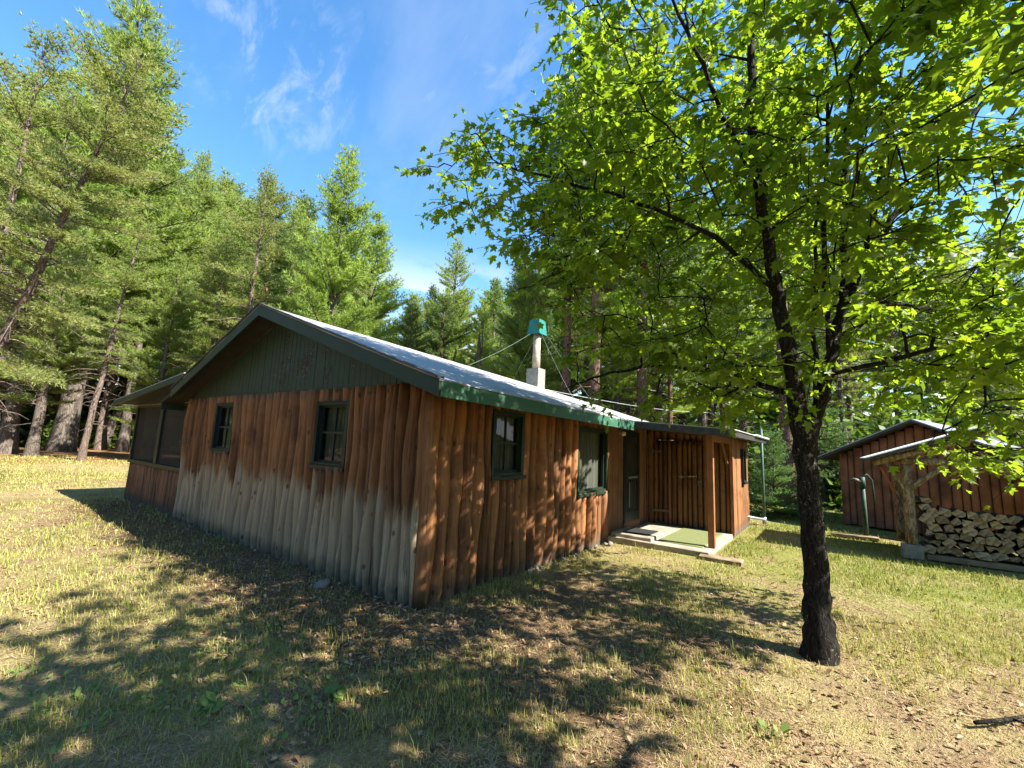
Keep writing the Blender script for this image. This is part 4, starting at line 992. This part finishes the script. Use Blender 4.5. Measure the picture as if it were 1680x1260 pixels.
# ------------------------------------------------------------------ maple
LEAF = np.array([(0, 0), (.13, -.03), (.42, .04), (.29, .22), (.56, .52), (.37, .53), (.19, .50), (.16, .74), (0, 1.0)])
LEAF = np.concatenate([LEAF, LEAF[1:-1][::-1]*np.array([-1, 1])])          # 16 outline points
def leaf_cloud(pos, ydir, nrm, size, mat, name, g, rnd):
    n = len(pos); y = unit(ydir); z = unit(nrm - (nrm*y).sum(1, keepdims=True)*y); x = np.cross(y, z)
    o = np.concatenate([[(0, .36)], LEAF]); m = len(o)
    fold = g.uniform(-.10, .30, (n, 1)); droop = g.uniform(.05, .35, (n, 1)); wz = g.normal(0, .05, (n, m))
    lz = fold*np.abs(o[None, :, 0]) - droop*o[None, :, 1]**2*.6 + wz
    sx = g.uniform(.85, 1.1, (n, 1))
    V = pos[:, None, :] + size[:, None, None]*((o[None, :, 0]*sx)[..., None]*x[:, None, :] + o[None, :, 1][..., None]*y[:, None, :] + lz[..., None]*z[:, None, :])
    k = m-1; i = np.arange(k); tri = np.stack([np.zeros(k, int), 1+i, 1+(i+1) % k], 1)
    F = (np.arange(n)[:, None, None]*m + tri[None]).reshape(-1, 3)
    return np_mesh(name, V.reshape(-1, 3), [F], mat, rnd=np.repeat(rnd, m))

def broadleaf(seed, stems, lobes, nclus, twigs, lpt, leaf, spread_r, mat, bark, name, minz=1.7, thin=None):
    """stems: [(pts, radii)], lobes: [(centre, radii, weight)] -> trunk mesh, crown mesh"""
    g = np.random.default_rng(seed); lines = []; nodes = []
    for pts, rad in stems:
        pts = np.array(pts, float); k = len(pts); t = np.linspace(0, k-1, (k-1)*5+1); f = np.stack([np.interp(t, np.arange(k), pts[:, q]) for q in range(3)], 1)
        for _ in range(2): f[1:-1] = (f[:-2]+2*f[1:-1]+f[2:])/4
        f[1:-1] += g.normal(0, .008, f[1:-1].shape); r = np.interp(t, np.arange(k), rad); lines.append((f, r))
        s_ = slice(0, None)
        for p, q in zip(f, r):
            if p[2] > 1.75: nodes.append((*p, q))
    nodes = np.array(nodes)
    wts = np.array([l[2] for l in lobes], float); wts /= wts.sum(); pts = []
    while len(pts) < nclus:
        c, r, _ = lobes[g.choice(len(lobes), p=wts)]; v = unit(g.normal(size=3))*g.random()**.45; p = np.array(c)+np.array(r)*v
        if p[2] < minz or (thin and not thin(p, g)): continue
        if pts and np.min(np.sum((np.array(pts)-p)**2, 1)) < (spread_r*.45)**2: continue
        pts.append(p)
    pts = np.array(pts); axis = nodes[:, :2].mean(0)
    order = np.argsort(np.hypot(pts[:, 0]-axis[0], pts[:, 1]-axis[1])); ends = []; NP = nodes[:, :3]; NR = nodes[:, 3]
    for i in order:
        p = pts[i]; dv = p-NP; dist = np.linalg.norm(dv, axis=1)
        cost = dist + .9*np.maximum(0, NP[:, 2]-p[2]-.1) + .25*np.maximum(0, .30*np.hypot(dv[:, 0], dv[:, 1])-dv[:, 2])   # grow outward and up
        j = int(np.argmin(cost)); a = NP[j]; L = dist[j]; m = max(3, int(L/.16)+1); s = np.linspace(0, 1, m)
        mid = (a+p)/2 + np.array([0, 0, .10*L]) + g.normal(0, .05*L, 3)
        P = ((1-s)**2)[:, None]*a + (2*s*(1-s))[:, None]*mid + (s**2)[:, None]*p; P[1:-1] += g.normal(0, .012, P[1:-1].shape)
        r0 = min(NR[j]*.7, .012+.016*L**.9); rr_ = r0*(1-s)+.005*s+.002; lines.append((P, rr_))
        NP = np.concatenate([NP, P[1:]]); NR = np.concatenate([NR, rr_[1:]]); ends.append((p, unit(p-P[-2])))
    LP = []; LY = []; LN = []; LR = []
    for p, d in ends:
        cr = g.random()
        for k in range(g.poisson(twigs)):
            v = unit(d*.5+unit(g.normal(size=3)*np.array([1, 1, .38]))); l = spread_r*g.uniform(.35, 1.1)
            n = max(2, g.poisson(lpt)); s = np.linspace(.2, 1, n)
            tip = p+v*l+np.array([0, 0, -.12*l]); tw = p[None]+(tip-p)[None]*s[:, None]; tw[:, 2] -= .06*l*s*s
            if k % 2 == 0: lines.append((np.stack([p, (p+tip)/2+[0, 0, .03], tip]), np.array([.0045, .0035, .002])))
            sd = unit(np.cross(v, [0, 0, 1.0])); sg = np.where(np.arange(n) % 2 == 0, 1, -1)[:, None]
            y = unit(sd[None]*sg*g.uniform(.3, 1.1, (n, 1))+v[None]*g.uniform(.3, 1, (n, 1))+np.array([0, 0, -1])*g.uniform(.15, .95, (n, 1))+g.normal(0, .25, (n, 3)))
            LP.append(tw+y*g.uniform(.02, .06, (n, 1))); LY.append(y); LN.append(np.array([0, 0, 1.0])[None]+g.normal(0, .42, (n, 3))); LR.append(np.clip(cr*.5+g.random(n)*.55, 0, 1))
    LP, LY, LN, LR = map(np.concatenate, (LP, LY, LN, LR))
    tm = tubes(lines, bark, name+'_trunk'); cm = leaf_cloud(LP, LY, LN, leaf*g.uniform(.5, 1.25, len(LP)), mat, name+'_crown', g, LR)
    return tm, cm, len(LP)

MX, MY = 1.53, -3.24
STEMS = [
 ([(1.53,-3.24,-.1),(1.55,-3.24,.25),(1.565,-3.24,.6),(1.56,-3.22,1.38),(1.53,-3.18,1.92),(1.51,-3.14,2.49),(1.46,-3.08,2.95),(1.44,-3.05,3.2),(1.40,-3.0,3.7),(1.34,-2.94,4.31),(1.31,-2.9,4.7),(1.33,-2.93,5.9),(1.28,-2.93,7.2),(1.3,-2.9,8.6)],
  [.155,.112,.096,.086,.082,.068,.062,.057,.051,.045,.041,.034,.026,.012]),
 ([(1.53,-3.21,1.72),(1.575,-3.30,2.02),(1.63,-3.38,2.31),(1.67,-3.44,2.54),(1.70,-3.48,2.82),(1.78,-3.58,3.2),(1.80,-3.60,4.0),(1.84,-3.68,5.0),(2.0,-3.96,6.3),(2.1,-4.1,7.6)],
  [.07,.055,.050,.047,.043,.038,.031,.026,.018,.01]),
 ([(1.58,-3.27,1.6),(1.60,-3.31,2.1),(1.60,-3.32,2.6),(1.55,-3.33,3.2),(1.62,-3.42,4.2)], [.024,.024,.023,.018,.012]),
 ([(1.78,-3.58,3.2),(1.92,-3.82,3.7),(2.2,-4.2,4.3),(2.55,-4.7,5.1),(2.9,-5.15,5.8)], [.034,.03,.025,.018,.01]),
 ([(1.44,-3.05,3.2),(1.2,-2.6,3.75),(.9,-1.9,4.2),(.6,-1.2,4.5),(.3,-.6,4.75),(.1,-.2,4.85)], [.026,.023,.02,.016,.012,.007]),
 ([(1.34,-2.94,4.31),(1.0,-2.75,4.7),(.4,-2.6,5.2),(-.2,-2.4,5.6)], [.026,.022,.017,.009]),
 ([(1.53,-3.16,2.2),(1.65,-2.5,2.5),(1.7,-1.8,2.62),(1.75,-1.1,2.55),(1.75,-.6,2.4)], [.03,.024,.02,.014,.007]),
 ([(1.72,-3.5,2.9),(2.3,-3.9,3.2),(3.0,-4.3,3.3),(3.6,-4.6,3.2)], [.032,.026,.018,.009]),
 ([(1.70,-3.48,2.82),(1.86,-3.74,3.5),(2.0,-3.95,4.6),(2.25,-4.3,6.2)], [.03,.026,.02,.008]),
 ([(1.66,-3.43,2.5),(1.62,-3.42,3.3),(1.66,-3.5,4.6),(1.7,-3.6,6.2)], [.026,.023,.018,.008]),
 ([(1.63,-3.4,2.4),(1.5,-4.1,2.55),(1.35,-4.7,2.55),(1.3,-5.2,2.4)], [.022,.018,.013,.006]),
]
LOBES = [((1.5,-2.9,5.6),(2.0,2.0,2.7),5), ((1.45,-1.8,4.5),(1.6,1.5,1.7),3.8), ((1.9,-1.75,2.95),(1.15,1.15,.75),1.5), ((.35,-.45,4.72),(.75,.85,.5),1.0), ((.08,-.12,4.82),(.36,.40,.28),.30), ((.75,-1.15,4.15),(.8,.8,.95),1.6), ((.9,-1.6,5.6),(1.0,1.0,1.2),1.5),
         ((1.9,-4.4,4.6),(1.7,1.7,2.2),4.4), ((2.3,-4.6,2.9),(1.5,1.3,.9),2.4), ((.75,-3.9,4.4),(1.2,1.2,1.6),1.6), ((1.7,-2.7,2.45),(.9,.8,.42),.9), ((1.25,-4.7,2.35),(.7,.65,.40),.55), ((3.1,-3.0,4.4),(1.6,2.2,2.2),2.6), ((2.3,-4.6,1.86),(.75,.5,.22),.30), ((3.2,-4.75,1.75),(.5,.4,.22),.25)]
tm, cm, nl = broadleaf(21, STEMS, LOBES, 760, 5.2, 5.8, .098, .46, M['maple'], M['bark_maple'], 'maple', minz=1.55)
print('maple leaves', nl)
mp = empty('maple_tree', 'forked young maple with dark lichen spotted trunk beside the cabin', 'tree', (0, 0, 0))
link('trunk', tm, mp); link('crown', cm, mp)

# second maple behind the photographer, whose shade falls on the lawn at the camera's feet
ST2 = [([(0,0,-.1),(.02,0,1.2),(-.05,.05,2.6),(.05,.1,4.2),(0,.1,6),(0,.1,8)], [.19,.15,.13,.10,.06,.02]), ([(0,.02,2.2),(.6,.5,3.4),(1.1,1.0,4.6)], [.07,.05,.02]), ([(0,.02,2.4),(-.7,.5,3.6),(-1.4,.8,4.8)], [.07,.05,.02])]
LB2 = [((0,.2,5.6),(2.1,2.0,2.3),5), ((1.2,.9,4.4),(1.2,1.2,1.0),1.6), ((-1.3,.6,4.6),(1.2,1.2,1.1),1.6)]
t2, c2, n2 = broadleaf(31, ST2, LB2, 150, 5.0, 6.0, .14, .6, M['maple'], M['bark_maple'], 'shade_maple', minz=3.0)
for k, (x, y, lab) in enumerate(((-1.3, -6.4, 'maple behind the camera shading the near lawn'),)):
    e = empty('maple_tree', lab, 'tree', (x, y, 0)); link('trunk', t2, e); link('crown', c2, e)

# ------------------------------------------------------------------ undergrowth along the wood's edge
def undergrowth(seed, name, spots_, per, leafw, mat, label):
    g = np.random.default_rng(seed); P = []; RN = []
    for (x, y, r, h) in spots_:
        v = unit(g.normal(size=(per, 3))); v[:, 2] = np.abs(v[:, 2]); q = g.random((per, 1))**.4
        lump = 1+.28*np.sin(5*v[:, :1]+x)+.22*np.sin(7*v[:, 1:2]+y)
        P.append(np.array([x, y, 0])+v*q*lump*np.array([r, r, h])); RN.append(np.clip(g.normal(g.random(), .2, per), 0, 1))
    P = np.concatenate(P); RN = np.concatenate(RN); n = len(P)
    a = unit(g.normal(size=(n, 3))*np.array([1, 1, .5])+np.array([0, 0, -.3])); b = unit(np.cross(a, unit(g.normal(size=(n, 3))+np.array([0, 0, 1.5])))); l = leafw*g.uniform(.6, 1.3, (n, 1))
    V = np.stack([P, P+a*l*.45+b*l*.34, P+a*l, P+a*l*.45-b*l*.34], 1).reshape(-1, 3)
    o = link(name, np_mesh(name, V, [np.arange(4*n).reshape(-1, 4)], mat, rnd=np.repeat(RN, 4)))
    tag(o, label, None, kind='stuff'); return o
ru = random.Random(4); S = []
for k in range(430):
    az = ru.uniform(-30, 98); t_ = math.radians(az); near = 25 if 10 < az < 52 else (19 if az <= 10 else (33 if az < 68 else 47))
    d = near+ru.uniform(0, 14); S.append((CAM[0]+d*math.cos(t_), CAM[1]+d*math.sin(t_), ru.uniform(1.2, 2.6), ru.uniform(1.2, 4.0)))
undergrowth(8, 'undergrowth', S, 360, .38, M['bush'], 'dark leafy undergrowth closing the wood behind the clearing')

S2 = [(CAM[0]+d*math.cos(a), CAM[1]+d*math.sin(a), 3.6, h) for a, d, h in ((2*math.pi*i/150, 62+12*ru.random(), ru.uniform(8, 13)) for i in range(150))]
undergrowth(9, 'far_woods', S2, 620, 1.1, M['bush'], 'dim mass of far woods behind the nearer trunks')

# ------------------------------------------------------------------ grass, litter, weeds
g = np.random.default_rng(77)
def sector(n, rmin, rmax, p, spread=66):
    az = np.radians(36.4+g.uniform(-spread, spread, n)); u = g.random(n); r = (rmin**p+(rmax**p-rmin**p)*u)**(1/p)
    return CAM[0]+r*np.cos(az), CAM[1]+r*np.sin(az), r
x, y, r = sector(760000, 1.2, 34, .20)
patch = .45*vnoise(x, y, 1.1, 11)+.33*vnoise(x, y, 3.7, 12)+.22*vnoise(x, y, 11., 14)+.15*(vnoise(x, y, .3, 13)-.5)
litterzone = np.exp(-((x+.55)/.8)**2)*(y > -.8)*(y < 10.3)*(x < .1)      # strip along the gable wall
keep = (g.random(len(x)) < np.clip((patch-.40)*5.0, .04, 1)*(1-.75*litterzone)*np.clip(.42+.09*(r-1.5), 0, 1)) & ~inside_any(x, y)
x, y, r, patch = x[keep], y[keep], r[keep], patch[keep]; n = len(x)
h = (.014+.046*g.random(n)**2)*(.7+.7*np.clip(patch, 0, 1))*(1+.018*r); h *= np.where(g.random(n) < .05, 1.9, 1); w = .0014*(1+.30*np.maximum(r-2, 0))*g.uniform(.7, 1.3, n)
a = g.random(n)*6.283; le = g.uniform(.1, .9, n)*h
z0 = ground_z(x, y)-.004; sx, sy = np.cos(a)*w, np.sin(a)*w; dx, dy = -np.sin(a)*le, np.cos(a)*le
V = np.stack([np.stack([x-sx, y-sy, z0], 1), np.stack([x+sx, y+sy, z0], 1), np.stack([x+sx*.8+dx*.4, y+sy*.8+dy*.4, z0+h*.6], 1), np.stack([x-sx*.8+dx*.4, y-sy*.8+dy*.4, z0+h*.6], 1), np.stack([x+dx, y+dy, z0+h], 1)], 1).reshape(-1, 3)
i = np.arange(n)[:, None]*5
gr = np.clip(1.10-.95*patch-.28*np.clip((x-3)/2, 0, 1)*(y < 0)+g.normal(0, .28, n), 0, 1)
tag(link('grass', np_mesh('grass', V, [i+np.array([[0, 1, 2, 3]]), i+np.array([[3, 2, 4]])], M['grass'], rnd=np.repeat(gr, 5))), 'patchy sunburnt grass of the lawn', None, kind='stuff')
print('blades', n)

x, y, r = sector(95000, 1.2, 26, .35)
lz = np.exp(-((x+.6)/.9)**2)*(y > -1)*(y < 10.5)*(x < .1)
pt = vnoise(x, y, .8, 21)*.6+vnoise(x, y, 2.9, 22)*.4
keep = (g.random(len(x)) < np.clip(.10+1.5*(pt-.45)+.8*lz, .03, 1)) & ~inside_any(x, y)
x, y, r = x[keep], y[keep], r[keep]; n = len(x)
s = (.007+.017*g.random(n)**2.2)*(1+.02*r); a = g.random(n)*6.283; tilt = g.normal(0, .35, (n, 2)); curl = g.uniform(.1, .55, n)
ox = np.array([0, .55, .42, 0, -.42, -.55]); oy = np.array([-1, -.15, .55, 1, .55, -.15]); oz = np.array([0, 1, .9, 0, .9, 1])
px_ = s[:, None]*(ox*np.cos(a)[:, None]-oy*np.sin(a)[:, None]); py_ = s[:, None]*(ox*np.sin(a)[:, None]+oy*np.cos(a)[:, None])
pz_ = s[:, None]*oz*curl[:, None]+px_*tilt[:, :1]+py_*tilt[:, 1:]
V = np.stack([x[:, None]+px_, y[:, None]+py_, (ground_z(x, y)+.012)[:, None]+pz_], -1).reshape(-1, 3); i = np.arange(n)[:, None]*6
tag(link('fallen_leaves', np_mesh('fallen_leaves', V, [i+np.array([[0, 1, 2, 3]]), i+np.array([[0, 3, 4, 5]])], M['litter'], rnd=np.repeat(g.random(n)**1.3, 6))), 'dry brown leaves scattered over the lawn and along the cabin', None, kind='stuff')

# flattened dead stems and needles between the tufts
x, y, r = sector(210000, 1.2, 22, .25)
keep = (g.random(len(x)) < np.clip(.35+1.3*(vnoise(x, y, 1.6, 31)-.45), .08, 1)) & ~inside_any(x, y); x, y, r = x[keep], y[keep], r[keep]; n = len(x)
a = g.random(n)*6.283; l = g.uniform(.008, .034, n)*(1+.03*r); w = .0009*(1+.3*np.maximum(r-2, 0))*g.uniform(.6, 1.4, n); dz = g.normal(0, .22, n)*l; z0 = ground_z(x, y)+.006+.010*g.random(n)
cx, cy2 = np.cos(a), np.sin(a)
V = np.stack([np.stack([x-cx*l-cy2*w, y-cy2*l+cx*w, z0-dz], 1), np.stack([x-cx*l+cy2*w, y-cy2*l-cx*w, z0-dz], 1), np.stack([x+cx*l+cy2*w, y+cy2*l-cx*w, z0+dz], 1), np.stack([x+cx*l-cy2*w, y+cy2*l+cx*w, z0+dz], 1)], 1).reshape(-1, 3)
tag(link('thatch', np_mesh('thatch', V, [np.arange(4*n).reshape(-1, 4)], M['thatch'], rnd=np.repeat(g.random(n), 4))), 'flattened dead grass stems and pine needles on the lawn', None, kind='stuff')

# low broad leaved ground cover in the corner of the lawn nearest the camera
def rosettes(cx, cy_, rad, n, size, name, label, kind=None, cat=None):
    a = g.random(n)*6.283; q = rad*g.random(n)**.6; x = cx+q*np.cos(a); y = cy_+q*np.sin(a); P = np.stack([x, y, ground_z(x, y)+.012+.025*g.random(n)], 1)
    yd = np.stack([np.cos(a*3.7), np.sin(a*3.7), g.uniform(.05, .8, n)], 1); nn = np.array([0, 0, 1.0])+g.normal(0, .35, (n, 3)); s = size*g.uniform(.5, 1.2, n)
    yv = unit(yd); zv = unit(nn-(nn*yv).sum(1, keepdims=True)*yv); xv = np.cross(yv, zv); o = np.array([(0, 0), (.22, .3), (.25, .62), (0, 1), (-.25, .62), (-.22, .3)])
    V = (P[:, None, :]+s[:, None, None]*(o[None, :, :1]*xv[:, None, :]+o[None, :, 1:]*yv[:, None, :])).reshape(-1, 3); i = np.arange(n)[:, None]*6
    return tag(link(name, np_mesh(name, V, [i+np.arange(6)[None]], M['weed'], rnd=np.repeat(g.random(n), 6))), label, cat, None, kind)
cxs = []
o = rosettes(-2.2, .05, 1.2, 800, .042, 'ground_cover', 'low green clover and weeds in the shaded near lawn', 'stuff')
rosettes(-1.42, -.83, .07, 16, .09, 'weed_plant', 'bright leafy weed alone in the near lawn', None, 'weed')
rosettes(.05, -3.05, .05, 11, .07, 'weed_plant', 'little weed in the sunny litter below the maple', None, 'weed')
rosettes(-1.95, -.35, .06, 14, .08, 'weed_plant', 'leafy weed at the shaded edge of the clover', None, 'weed')
# fallen stick
tag(MB().tube([(1.0, -4.05, .03), (1.12, -4.2, .05), (1.25, -4.28, .035), (1.42, -4.45, .05)], [.012, .012, .01, .006], 7).tube([(1.2, -4.26, .04), (1.2, -4.36, .03), (1.24, -4.48, .02)], [.008, .006, .004], 6).build('fallen_stick', M['bark_maple'], None, True),
    'thin forked grey stick lying in the dry grass', 'stick')
